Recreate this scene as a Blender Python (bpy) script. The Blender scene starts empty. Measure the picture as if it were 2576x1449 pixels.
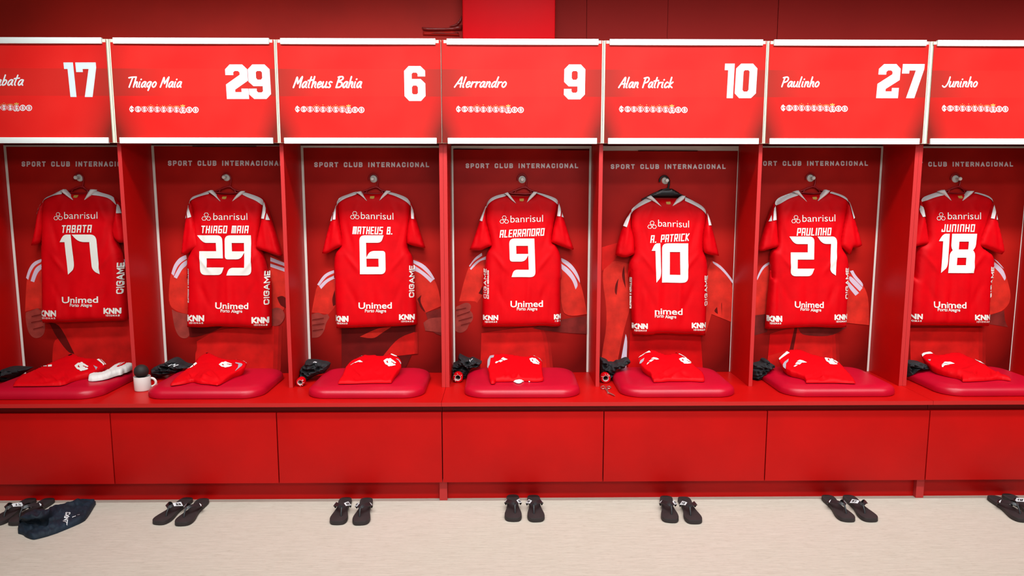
import bpy, bmesh, math, random
import numpy as np
from mathutils import Vector, Matrix, noise
from mathutils.geometry import delaunay_2d_cdt

# ------------------------------------------------------------------ camera, world, lights, exposure
S = bpy.context.scene
COL = S.collection
F, PITCH, YAW, ROLL = 1843.5, 0.1307, 0.0132, 0.0003
CAM = Vector((1.9003, -3.4671, 1.5315))
cp, sp = math.cos(PITCH), math.sin(PITCH)
FW = Vector((math.sin(YAW) * cp, math.cos(YAW) * cp, -sp))
RT = Vector((math.cos(YAW), -math.sin(YAW), 0))
UP = RT.cross(FW)
RT, UP = RT * math.cos(ROLL) + UP * math.sin(ROLL), UP * math.cos(ROLL) - RT * math.sin(ROLL)
cd = bpy.data.cameras.new('camera')
cam = bpy.data.objects.new('camera', cd)
COL.objects.link(cam)
cd.sensor_width = 36
cd.lens = F / 2576 * 36
cd.clip_start = 0.05
mw = Matrix((RT, UP, -FW)).transposed().to_4x4()
mw.translation = CAM
cam.matrix_world = mw
S.camera = cam

S.view_settings.view_transform = 'Standard'
S.view_settings.look = 'None'
S.view_settings.gamma = 1
S.view_settings.use_curve_mapping = False
S.view_settings.exposure = 0.0

wd = bpy.data.worlds.new('world')
S.world = wd
wd.use_nodes = True
wd.node_tree.nodes['Background'].inputs[0].default_value = (1, .93, .88, 1)
wd.node_tree.nodes['Background'].inputs[1].default_value = 0.06


def lamp(name, loc, sx, sy, power, col=(1, .96, .9), rx=0.0, spread=180):
    l = bpy.data.lights.new(name, 'AREA')
    l.shape = 'RECTANGLE'
    l.size, l.size_y, l.energy, l.color = sx, sy, power, col
    l.spread = math.radians(spread)
    o = bpy.data.objects.new(name, l)
    o.location = loc
    o.rotation_euler = (rx, 0, 0)
    COL.objects.link(o)
    return o


S.cycles.diffuse_bounces = 1
lamp('ceiling_light_row', (2.8, -.74, 3.0), 6.4, .16, 45, (.94, 1, 1.02), math.radians(33), 84)
lamp('added_floor_light', (2.45, -2.0, 2.95), 6.2, .2, 72, (.94, 1, 1.02), math.radians(12), 120)  # unseen lamp row, added to brighten the floor and drawers
lamp('ceiling_light_rear', (2.6, -4.2, 2.75), 3.0, .6, 52, (.94, 1, 1.02), math.radians(50))


def ray(px, py):
    return FW * F + RT * (px - 1288) - UP * (py - 724.5)


def at(px, py, Y):                      # photo pixel -> point on the upright plane y = Y
    d = ray(px, py)
    return CAM + d * ((Y - CAM.y) / d.y)


def atz(px, py, Z):                     # photo pixel -> point on the level plane z = Z
    d = ray(px, py)
    return CAM + d * ((Z - CAM.z) / d.z)


def atp(px, py, z0, y0, k):             # photo pixel -> point on the plane z = z0 + k (y - y0)
    d = ray(px, py)
    return CAM + d * ((z0 + k * (CAM.y - y0) - CAM.z) / (d.z - k * d.y))


# ------------------------------------------------------------------ materials
def lin(c):
    return tuple(((v / 255) / 12.92 if v / 255 <= .04045 else ((v / 255 + .055) / 1.055) ** 2.4) for v in c) + (1,)


MATS = {}


def mat(name, rgb, rough=.5, spec=.5, var=0, scale=8, bump=0, bscale=60, metal=0, sheen=0, coat=0, stretch=(1, 1, 1)):
    m = bpy.data.materials.new(name)
    m.use_nodes = True
    nt = m.node_tree
    b = nt.nodes['Principled BSDF']
    b.inputs['Base Color'].default_value = lin(rgb)
    b.inputs['Roughness'].default_value = rough
    b.inputs['Specular IOR Level'].default_value = spec
    b.inputs['Metallic'].default_value = metal
    if sheen:
        b.inputs['Sheen Weight'].default_value = sheen
        b.inputs['Sheen Tint'].default_value = lin(rgb)
    if coat:
        b.inputs['Coat Weight'].default_value = coat
        b.inputs['Coat Roughness'].default_value = .2
    if var or bump:
        tc = nt.nodes.new('ShaderNodeTexCoord')
        mp = nt.nodes.new('ShaderNodeMapping')
        mp.inputs['Scale'].default_value = stretch
        nt.links.new(tc.outputs['Object'], mp.inputs[0])
    if var:
        n = nt.nodes.new('ShaderNodeTexNoise')
        n.inputs['Scale'].default_value = scale
        n.inputs['Detail'].default_value = 4
        r = nt.nodes.new('ShaderNodeValToRGB')
        r.color_ramp.elements[0].position = .3
        r.color_ramp.elements[1].position = .7
        r.color_ramp.elements[0].color = lin([v * (1 - var) for v in rgb])
        r.color_ramp.elements[1].color = lin([min(255, v * (1 + var)) for v in rgb])
        nt.links.new(mp.outputs[0], n.inputs[0])
        nt.links.new(n.outputs[0], r.inputs[0])
        nt.links.new(r.outputs[0], b.inputs['Base Color'])
    if bump:
        n2 = nt.nodes.new('ShaderNodeTexNoise')
        n2.inputs['Scale'].default_value = bscale
        n2.inputs['Detail'].default_value = 3
        bp = nt.nodes.new('ShaderNodeBump')
        bp.inputs['Strength'].default_value = bump
        bp.inputs['Distance'].default_value = .002
        nt.links.new(mp.outputs[0], n2.inputs[0])
        nt.links.new(n2.outputs[0], bp.inputs['Height'])
        nt.links.new(bp.outputs[0], b.inputs['Normal'])
    MATS[name] = m
    return m


mat('laminate', (200, 10, 8), .42, .2, .04, 3, .05, 300)
mat('laminate_edge', (208, 50, 50), .45, .3)
mat('bench_edge', (208, 34, 32), .45, .4)
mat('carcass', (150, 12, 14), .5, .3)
mat('gap_dark', (40, 4, 4), .8, .1)
mat('sign_red', (246, 62, 54), .4, .35)
mat('cream', (250, 240, 215), .5)
mat('white_strip', (250, 252, 248), .35)
mat('sign_white', (228, 240, 246), .5)
mat('script_white', (250, 248, 250), .5)
mat('gold', (222, 170, 80), .5)
mat('poster_board', (252, 242, 232), .6)
mat('poster_white', (252, 236, 238), .6)
mat('poster_lilac', (232, 208, 226), .5)
mat('poster_sleeve', (226, 50, 38), .5, .15, .08, 18)
mat('poster_torso', (216, 28, 24), .5, .15, .1, 10)
mat('poster_bright', (222, 10, 14), .5, .15, .06, 12)
mat('poster_skin', (160, 62, 54), .5, .15, .1, 25)
mat('poster_skin_dark', (128, 40, 36), .5, .15, .12, 20)
mat('poster_fade_far', (172, 24, 20), .5, .15, .06, 12)
mat('poster_fade_near', (196, 26, 22), .5, .15, .06, 12)
mat('poster_dark', (104, 18, 16), .5, .15, .1, 14)
mat('jersey_red', (224, 0, 14), .52, .14, .03, 14, .25, 900)
mat('jersey_white', (248, 238, 236), .55, .3, bump=.2, bscale=700)
mat('jersey_print', (250, 246, 236), .45, .4)
mat('jersey_grey', (176, 168, 176), .5)
mat('vinyl', (198, 5, 40), .36, .45, .03, 6, .12, 420)
mat('hanger_red', (168, 14, 22), .35, .5)
mat('hanger_black', (28, 20, 20), .35, .5)
mat('peg_white', (252, 244, 236), .4)
mat('black_cloth', (40, 40, 42), .7, .3, .25, 20, .5, 350)
mat('navy_cloth', (24, 36, 48), .65, .35, .25, 14, .4, 600)
mat('rubber', (52, 44, 44), .6, .35, .08, 30, .5, 900)
mat('strap_rubber', (40, 40, 42), .35, .5)
mat('tag_white', (245, 245, 245), .4)
mat('tag_ink', (30, 26, 24), .5)
mat('ball_rubber', (48, 40, 38), .6, .3, .1, 30, .3, 300)
mat('ceramic', (244, 232, 224), .25, .5, coat=.3)
mat('sock', (246, 234, 228), .7, .2, bump=.5, bscale=500)
mat('wrap', (230, 190, 185), .15, .8)
mat('steel', (225, 205, 195), .18, .6, metal=.9)
mat('wall_maroon', (202, 40, 28), .55, .2, .08, 1.6, .15, 40)
mat('wall_panel', (170, 38, 33), .6, .12, .05, 1.2, .1, 60)
mat('column_red', (250, 0, 20), .5, .15, .03, 2)
mat('torn_film', (160, 52, 48), .3, .6, bump=.5, bscale=60)


def floor_mat():
    m = bpy.data.materials.new('floor_vinyl')
    m.use_nodes = True
    nt = m.node_tree
    b = nt.nodes['Principled BSDF']
    b.inputs['Roughness'].default_value = .45
    b.inputs['Specular IOR Level'].default_value = .35
    tc = nt.nodes.new('ShaderNodeTexCoord')
    out = []
    for sx, sy, sc, det in ((1.5, 30, 5, 6), (4, 60, 6, 4), (.5, .6, 2, 2)):
        mp = nt.nodes.new('ShaderNodeMapping')
        mp.inputs['Scale'].default_value = (sx, sy, 1)
        n = nt.nodes.new('ShaderNodeTexNoise')
        n.inputs['Scale'].default_value = sc
        n.inputs['Detail'].default_value = det
        n.inputs['Roughness'].default_value = .65
        nt.links.new(tc.outputs['Object'], mp.inputs[0])
        nt.links.new(mp.outputs[0], n.inputs[0])
        out.append(n)
    r1 = nt.nodes.new('ShaderNodeValToRGB')
    r1.color_ramp.elements[0].position, r1.color_ramp.elements[1].position = .3, .62
    r1.color_ramp.elements[0].color = lin((206, 195, 180))
    r1.color_ramp.elements[1].color = lin((224, 214, 200))
    r2 = nt.nodes.new('ShaderNodeValToRGB')
    r2.color_ramp.elements[0].position, r2.color_ramp.elements[1].position = .3, .45
    r2.color_ramp.elements[0].color = lin((222, 215, 208))
    r2.color_ramp.elements[1].color = (1, 1, 1, 1)
    r3 = nt.nodes.new('ShaderNodeValToRGB')
    r3.color_ramp.elements[0].color = lin((246, 246, 240))
    r3.color_ramp.elements[1].color = lin((255, 244, 243))
    for n, r in zip(out, (r1, r2, r3)):
        nt.links.new(n.outputs[0], r.inputs[0])
    cur = r1.outputs[0]
    for r in (r2, r3):
        mx = nt.nodes.new('ShaderNodeMix')
        mx.data_type = 'RGBA'
        mx.blend_type = 'MULTIPLY'
        mx.inputs[0].default_value = 1
        nt.links.new(cur, mx.inputs[6])
        nt.links.new(r.outputs[0], mx.inputs[7])
        cur = mx.outputs[2]
    nt.links.new(cur, b.inputs['Base Color'])
    MATS['floor'] = m


floor_mat()


def print_mat(name, stops, corner, strength, band=None):
    """printed sheet: noise facets between two reds, darker towards the sides and bottom, optional darker printed band (generated coords)"""
    m = bpy.data.materials.new(name)
    m.use_nodes = True
    nt = m.node_tree
    L = nt.links
    b = nt.nodes['Principled BSDF']
    b.inputs['Roughness'].default_value = .45
    b.inputs['Specular IOR Level'].default_value = .15
    tc = nt.nodes.new('ShaderNodeTexCoord')
    sx = nt.nodes.new('ShaderNodeSeparateXYZ')
    L.new(tc.outputs['Generated'], sx.inputs[0])

    def M(op, a, b2=None, clamp=False):
        n = nt.nodes.new('ShaderNodeMath')
        n.operation = op
        n.use_clamp = clamp
        for i, v in enumerate((a, b2)):
            if v is None:
                continue
            if isinstance(v, (int, float)):
                n.inputs[i].default_value = v
            else:
                L.new(v, n.inputs[i])
        return n.outputs[0]
    n = nt.nodes.new('ShaderNodeTexNoise')
    n.inputs['Scale'].default_value = 3.5
    n.inputs['Detail'].default_value = 2
    L.new(tc.outputs['Object'], n.inputs[0])
    r = nt.nodes.new('ShaderNodeValToRGB')
    r.color_ramp.elements[0].position, r.color_ramp.elements[1].position = .35, .65
    r.color_ramp.elements[0].color = lin(stops[0])
    r.color_ramp.elements[1].color = lin(stops[1])
    L.new(n.outputs[0], r.inputs[0])
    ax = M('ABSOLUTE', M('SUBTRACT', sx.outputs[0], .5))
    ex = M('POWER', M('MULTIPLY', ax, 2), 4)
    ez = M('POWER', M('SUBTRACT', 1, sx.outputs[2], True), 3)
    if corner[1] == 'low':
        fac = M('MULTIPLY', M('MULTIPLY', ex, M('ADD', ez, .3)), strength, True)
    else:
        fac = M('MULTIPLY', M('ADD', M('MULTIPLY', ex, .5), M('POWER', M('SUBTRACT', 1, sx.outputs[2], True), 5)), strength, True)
    mx = nt.nodes.new('ShaderNodeMix')
    mx.data_type = 'RGBA'
    L.new(fac, mx.inputs[0])
    L.new(r.outputs[0], mx.inputs[6])
    mx.inputs[7].default_value = lin(corner[0])
    cur = mx.outputs[2]
    if band:
        lo, hi, c = band
        inb = M('MULTIPLY', M('GREATER_THAN', sx.outputs[2], lo), M('LESS_THAN', sx.outputs[2], hi))
        f2 = M('MULTIPLY', inb, M('ADD', M('MULTIPLY', M('POWER', M('MULTIPLY', ax, 2), 2), .5), .22))
        m2 = nt.nodes.new('ShaderNodeMix')
        m2.data_type = 'RGBA'
        L.new(f2, m2.inputs[0])
        L.new(cur, m2.inputs[6])
        m2.inputs[7].default_value = lin(c)
        cur = m2.outputs[2]
    L.new(cur, b.inputs['Base Color'])
    MATS[name] = m


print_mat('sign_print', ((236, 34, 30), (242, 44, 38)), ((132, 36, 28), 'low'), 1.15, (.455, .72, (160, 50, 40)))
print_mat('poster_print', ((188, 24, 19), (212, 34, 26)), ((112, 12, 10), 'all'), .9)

# ------------------------------------------------------------------ object helpers
WL = {}


def link(name, me, parent=None):
    o = bpy.data.objects.new(name, me)
    COL.objects.link(o)
    if parent:
        o.parent = parent
    return o


def tag(o, label, cat, group=None):
    o['label'] = label
    o['category'] = cat
    if group:
        o['group'] = group
    return o


def thing(name, label, cat, loc, group=None):
    o = bpy.data.objects.new(name, None)
    COL.objects.link(o)
    o.location = loc
    o.empty_display_size = .05
    WL[o] = Vector(loc)
    return tag(o, label, cat, group)


def wloc(o):
    return WL.get(o, Vector((0, 0, 0)))


def mesh(name, V, Fc, m, parent=None, smooth=False, origin=None, mats=None, fm=None):
    """V in world coordinates; the object sits at its parent's origin (or at `origin`)"""
    base = Vector(origin) if origin is not None else wloc(parent)
    me = bpy.data.meshes.new(name)
    me.from_pydata([tuple(Vector(v) - base) for v in V], [], [tuple(f) for f in Fc])
    for k in (mats or [m]):
        me.materials.append(MATS[k])
    if fm:
        me.polygons.foreach_set('material_index', fm)
    if smooth:
        me.polygons.foreach_set('use_smooth', [True] * len(me.polygons))
    me.update()
    o = link(name, me, parent)
    if origin is not None:
        o.location = base - wloc(parent)
    WL[o] = base
    return o


class MB:
    def __init__(s):
        s.V, s.F = [], []

    def add(s, V, Fc):
        n = len(s.V)
        s.V += [Vector(v) for v in V]
        s.F += [tuple(i + n for i in f) for f in Fc]
        return s

    def box(s, a, b, ch=0):
        bm = bmesh.new()
        bmesh.ops.create_cube(bm, size=1)
        for v in bm.verts:
            v.co = Vector([a[i] + (b[i] - a[i]) * (v.co[i] + .5) for i in range(3)])
        if ch:
            bmesh.ops.bevel(bm, geom=bm.edges[:], offset=ch, segments=2, profile=.6, affect='EDGES')
        bm.verts.index_update()
        s.add([v.co.copy() for v in bm.verts], [[v.index for v in f.verts] for f in bm.faces])
        bm.free()
        return s

    def tube(s, P, r, n=8, flat=None, cap=True):
        P = [Vector(p) for p in P]
        rs = r if isinstance(r, (list, tuple)) else [r] * len(P)
        rings = []
        ref = None
        for i, p in enumerate(P):
            t = (P[min(i + 1, len(P) - 1)] - P[max(i - 1, 0)]).normalized()
            if ref is None:
                ref = Vector((0, 0, 1)) if abs(t.z) < .9 else Vector((1, 0, 0))
            a = t.cross(ref).normalized()
            b = a.cross(t).normalized()
            ref = b
            w, h = (rs[i], rs[i]) if not flat else (rs[i], flat)
            rings.append([p + a * (w * math.cos(2 * math.pi * k / n)) + b * (h * math.sin(2 * math.pi * k / n)) for k in range(n)])
        V = [v for q in rings for v in q]
        Fc = []
        for i in range(len(P) - 1):
            for k in range(n):
                Fc.append((i * n + k, i * n + (k + 1) % n, (i + 1) * n + (k + 1) % n, (i + 1) * n + k))
        if cap:
            Fc.append(tuple(range(n - 1, -1, -1)))
            Fc.append(tuple((len(P) - 1) * n + k for k in range(n)))
        return s.add(V, Fc)

    def lathe(s, prof, c, axis='z', n=32):
        """prof: (radius, height) pairs revolved about an axis through c"""
        c = Vector(c)
        V, Fc = [], []
        for r, h in prof:
            for k in range(n):
                a = 2 * math.pi * k / n
                q = (r * math.cos(a), r * math.sin(a), h)
                V.append(c + (Vector(q) if axis == 'z' else Vector((q[0], h, q[1]))))
        for i in range(len(prof) - 1):
            for k in range(n):
                Fc.append((i * n + k, i * n + (k + 1) % n, (i + 1) * n + (k + 1) % n, (i + 1) * n + k))
        return s.add(V, Fc)

    def build(s, name, m, parent=None, smooth=False, origin=None):
        return mesh(name, s.V, s.F, m, parent, smooth, origin)


def smooth(P, k=5):
    """Catmull-Rom path through the points"""
    P = [Vector(p) for p in P]
    out = []
    for i in range(len(P) - 1):
        a, b, c, d = P[max(i - 1, 0)], P[i], P[i + 1], P[min(i + 2, len(P) - 1)]
        for j in range(k):
            t = j / k
            out.append(.5 * (2 * b + (c - a) * t + (2 * a - 5 * b + 4 * c - d) * t * t + (3 * b - a - 3 * c + d) * t ** 3))
    return out + [P[-1]]


def autosmooth(o, ang=35):
    me = o.data
    bm = bmesh.new()
    bm.from_mesh(me)
    for f in bm.faces:
        f.smooth = True
    for e in bm.edges:
        if len(e.link_faces) == 2 and e.calc_face_angle(0) > math.radians(ang):
            e.smooth = False
    bm.to_mesh(me)
    bm.free()
    return o


def copy_tree(o, loc=None, rot=None, label=None):
    r = o.copy()
    COL.objects.link(r)
    if loc is not None:
        r.location = loc
    if rot is not None:
        r.rotation_euler = rot
    if label:
        r['label'] = label
    for ch in o.children:
        c = ch.copy()
        COL.objects.link(c)
        c.parent = r
        for g in ch.children:
            d = g.copy()
            COL.objects.link(d)
            d.parent = c
    return r


# ------------------------------------------------------------------ flat shapes: outlines, fills, lettering
def resample(poly, g):
    out = []
    n = len(poly)
    for i in range(n):
        a, b = poly[i], poly[(i + 1) % n]
        L = math.hypot(b[0] - a[0], b[1] - a[1])
        if L < 1e-6:
            continue
        k = max(1, int(math.ceil(L / g)))
        for j in range(k):
            t = j / k
            out.append((a[0] + (b[0] - a[0]) * t, a[1] + (b[1] - a[1]) * t))
    return out


def soften(poly, it=2, keep=75):
    """round the corners of a traced cloth outline, keeping corners sharper than `keep` degrees"""
    for _ in range(it):
        out = []
        n = len(poly)
        for i in range(n):
            p, q, r = poly[i - 1], poly[i], poly[(i + 1) % n]
            a = math.atan2(q[1] - p[1], q[0] - p[0])
            b = math.atan2(r[1] - q[1], r[0] - q[0])
            d = abs((b - a + math.pi) % (2 * math.pi) - math.pi)
            if math.degrees(d) > keep:
                out.append(q)
            else:
                out.append((q[0] * .75 + p[0] * .25, q[1] * .75 + p[1] * .25))
                out.append((q[0] * .75 + r[0] * .25, q[1] * .75 + r[1] * .25))
        poly = out
    return poly


def segdist(P, loops):
    P = np.asarray(P, float)
    best = np.full(len(P), 1e9)
    for lp in loops:
        A = np.asarray(lp, float)
        B = np.roll(A, -1, 0)
        for a, b in zip(A, B):
            d = b - a
            L = (d * d).sum()
            if L < 1e-12:
                continue
            t = np.clip(((P - a) @ d) / L, 0, 1)
            q = P - (a + t[:, None] * d)
            best = np.minimum(best, (q * q).sum(1))
    return np.sqrt(best)


def inside(P, loops):
    P = np.asarray(P, float)
    c = np.zeros(len(P), bool)
    for lp in loops:
        A = np.asarray(lp, float)
        B = np.roll(A, -1, 0)
        for a, b in zip(A, B):
            k = (a[1] > P[:, 1]) != (b[1] > P[:, 1])
            if abs(b[1] - a[1]) > 1e-12:
                x = (b[0] - a[0]) * (P[:, 1] - a[1]) / (b[1] - a[1]) + a[0]
                c ^= k & (P[:, 0] < x)
    return c


def fill(loops, g, interior=True):
    """constrained triangulation of an outline with holes; returns 2D points, triangles, boundary loops (indices)"""
    L2 = [resample(lp, g) for lp in loops]
    pts = [p for lp in L2 for p in lp]
    edges, k = [], 0
    for lp in L2:
        n = len(lp)
        edges += [(k + i, k + (i + 1) % n) for i in range(n)]
        k += n
    if interior:
        A = np.array(pts)
        x0, y0 = A.min(0)
        x1, y1 = A.max(0)
        gx, gy = np.meshgrid(np.arange(x0 + g * .5, x1, g), np.arange(y0 + g * .5, y1, g * .87))
        gx[1::2] += g / 2
        G = np.stack([gx.ravel(), gy.ravel()], 1)
        if len(G):
            G = G[inside(G, L2)]
        if len(G):
            G = G[segdist(G, L2) > g * .45]
            pts = pts + [tuple(p) for p in G]
    v, e, f, ov, oe, of = delaunay_2d_cdt([Vector(p) for p in pts], edges, [], 0, 1e-5)
    v = [(q.x, q.y) for q in v]
    cen = [tuple(sum(v[i][k] for i in t) / 3 for k in (0, 1)) for t in f]
    ok = inside(cen, L2) if cen else []
    tris = []
    for t, q in zip(f, ok):
        if q:
            a, b, c = (v[i] for i in t)
            ar = (b[0] - a[0]) * (c[1] - a[1]) - (b[1] - a[1]) * (c[0] - a[0])
            if abs(ar) > .02:
                tris.append(tuple(t) if ar < 0 else tuple(t)[::-1])   # photo y runs down: this faces the viewer
    return v, tris


def fill_union(polys, g, interior=False):
    """one clean triangulation of several overlapping shapes (each a list of loops)"""
    if len(polys) == 1:
        return fill(polys[0], g, interior)
    pts, edges, shapes = [], [], []
    for loops in polys:
        L2 = [resample(lp, g) for lp in loops]
        shapes.append(L2)
        for lp in L2:
            k, n = len(pts), len(lp)
            pts += lp
            edges += [(k + i, k + (i + 1) % n) for i in range(n)]
    if interior:
        A = np.array(pts)
        x0, y0 = A.min(0)
        x1, y1 = A.max(0)
        gx, gy = np.meshgrid(np.arange(x0 + g * .5, x1, g), np.arange(y0 + g * .5, y1, g))
        G = np.stack([gx.ravel(), gy.ravel()], 1)
        if len(G):
            ok = np.zeros(len(G), bool)
            for L2 in shapes:
                ok |= inside(G, L2)
            G = G[ok]
        if len(G):
            G = G[segdist(G, [lp for L2 in shapes for lp in L2]) > g * .3]
            pts = pts + [tuple(p) for p in G]
    v, e, f, ov, oe, of = delaunay_2d_cdt([Vector(p) for p in pts], edges, [], 0, 1e-4)
    v = [(q.x, q.y) for q in v]
    cen = np.array([tuple(sum(v[i][k] for i in t) / 3 for k in (0, 1)) for t in f])
    ok = np.zeros(len(cen), bool)
    for L2 in shapes:
        ok |= inside(cen, L2)
    tris = []
    for t, q in zip(f, ok):
        if q:
            a, b, c = (v[i] for i in t)
            ar = (b[0] - a[0]) * (c[1] - a[1]) - (b[1] - a[1]) * (c[0] - a[0])
            if abs(ar) > .02:
                tris.append(tuple(t) if ar < 0 else tuple(t)[::-1])
    return v, tris


class Puff:
    """soft sheet over an outline (photo pixels): base plane by mapf(u, v), raised by h along hdir"""

    def __init__(s, loops, mapf, hdir, T, R, amp=0., seed=0, wl=(26, 60), ridges=(), crease=0.):
        s.loops = loops
        s.mapf, s.hdir, s.T, s.R = mapf, Vector(hdir), T, R
        s.amp, s.seed, s.wl, s.ridges, s.crease = amp, seed, wl, ridges, crease

    def h(s, P):
        d = segdist(P, s.loops)
        d = np.where(inside(P, s.loops), d, 0)
        q = np.clip(d / s.R, 0, 1)
        h = s.T * np.sqrt(np.clip(1 - (1 - q) ** 2, 0, 1))
        if s.amp or s.ridges:
            w = np.array([noise.noise(Vector((u / s.wl[0], v / s.wl[1], s.seed))) + .5 * noise.noise(Vector((u / s.wl[0] * 2.1, v / s.wl[1] * 2.1, s.seed + 9))) for u, v in P])
            w = w * s.amp
            if s.crease:
                w = w + s.crease * np.array([.35 - min(1, 2.2 * abs(noise.noise(Vector((u / s.wl[0] * .8 + .9 * noise.noise(Vector((u / 20, v / 20, 5))), v / s.wl[1] * .8, s.seed + 21))))) for u, v in P])
            for (ax, ay, bx, by, wd, am) in s.ridges:
                A, B = np.array([ax, ay]), np.array([bx, by])
                D = B - A
                t = np.clip(((np.asarray(P) - A) @ D) / (D @ D), 0, 1)
                dd = np.sqrt(((np.asarray(P) - (A + t[:, None] * D)) ** 2).sum(1))
                w = w + am * np.exp(-(dd / wd) ** 2) * np.sin(np.pi * np.clip(t, .04, .96))
            h = np.maximum(h + w * np.clip(q * 1.5, 0, 1), -.0015)
        return h

    def on(s, P, off=0):
        H = s.h(np.asarray(P, float))
        return [s.mapf(u, v) + s.hdir * (float(hh) + off) for (u, v), hh in zip(P, H)]

    def build(s, name, m, parent, g=5, back=None):
        v, t = fill(s.loops, g)
        V = s.on(v)
        Fc = list(t)
        # closed back: copy of the rim pushed back, filled flat
        cnt = {}
        for a, b, c in t:
            for e in ((a, b), (b, c), (c, a)):
                cnt[e] = 1
        rim = [e for e in cnt if (e[1], e[0]) not in cnt]
        idx = {}
        for e in rim:
            for i in e:
                if i not in idx:
                    p = s.mapf(*v[i])
                    idx[i] = len(V)
                    V.append(back(p))
        for a, b in rim:
            Fc.append((b, a, idx[a], idx[b]))
        o = mesh(name, V, Fc, m, parent, True)
        return o


def decal(name, polys, m, host, parent, g=6, off=.0015, interior=False):
    """printed shape lying on a Puff surface; polys = list of loop-lists"""
    v, t = fill_union(polys, g, interior)
    return mesh(name, host.on(v, off), t, m, parent, True)


def flat(name, polys, m, mapf, parent, g=40):
    v, t = fill_union(polys, g, False)
    return mesh(name, [mapf(*p) for p in v], t, m, parent)


# --- stroke alphabets (x to the right, y up, cap height 1)
BLOCK = {
    'A': (1, [[(0, 0), (0, 1), (1, 1), (1, 0)], [(0, .42), (1, .42)]]),
    'B': (1, [[(0, 0), (0, 1), (.9, 1), (.9, .52), (0, .52)], [(.9, .52), (1, .46), (1, 0), (0, 0)]]),
    'C': (1, [[(1, 1), (0, 1), (0, 0), (1, 0)]]), 'D': (1, [[(0, 0), (0, 1), (1, 1), (1, 0), (0, 0)]]),
    'E': (.9, [[(.9, 1), (0, 1), (0, 0), (.9, 0)], [(0, .5), (.8, .5)]]),
    'G': (1, [[(1, 1), (0, 1), (0, 0), (1, 0), (1, .5), (.5, .5)]]),
    'H': (1, [[(0, 0), (0, 1)], [(1, 0), (1, 1)], [(0, .5), (1, .5)]]), 'I': (.1, [[(.05, 0), (.05, 1)]]),
    'J': (.9, [[(.9, 1), (.9, 0), (0, 0), (0, .25)]]), 'K': (1, [[(0, 0), (0, 1)], [(1, 1), (.15, .5), (1, 0)]]),
    'L': (.85, [[(0, 1), (0, 0), (.85, 0)]]), 'M': (1.2, [[(0, 0), (0, 1), (1.2, 1), (1.2, 0)], [(.6, 1), (.6, 0)]]),
    'N': (1, [[(0, 0), (0, 1), (1, 1), (1, 0)]]), 'O': (1, [[(0, 0), (0, 1), (1, 1), (1, 0), (0, 0)]]),
    'P': (1, [[(0, 0), (0, 1), (1, 1), (1, .4), (0, .4)]]), 'R': (1, [[(0, 0), (0, 1), (1, 1), (1, .42), (0, .42)], [(.45, .42), (1, 0)]]),
    'S': (1, [[(1, 1), (0, 1), (0, .5), (1, .5), (1, 0), (0, 0)]]), 'T': (1, [[(0, 1), (1, 1)], [(.5, 1), (.5, 0)]]),
    'U': (1, [[(0, 1), (0, 0), (1, 0), (1, 1)]]), '.': (.15, [[(0, 0), (.1, 0)]]), ' ': (.55, []),
}
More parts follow.
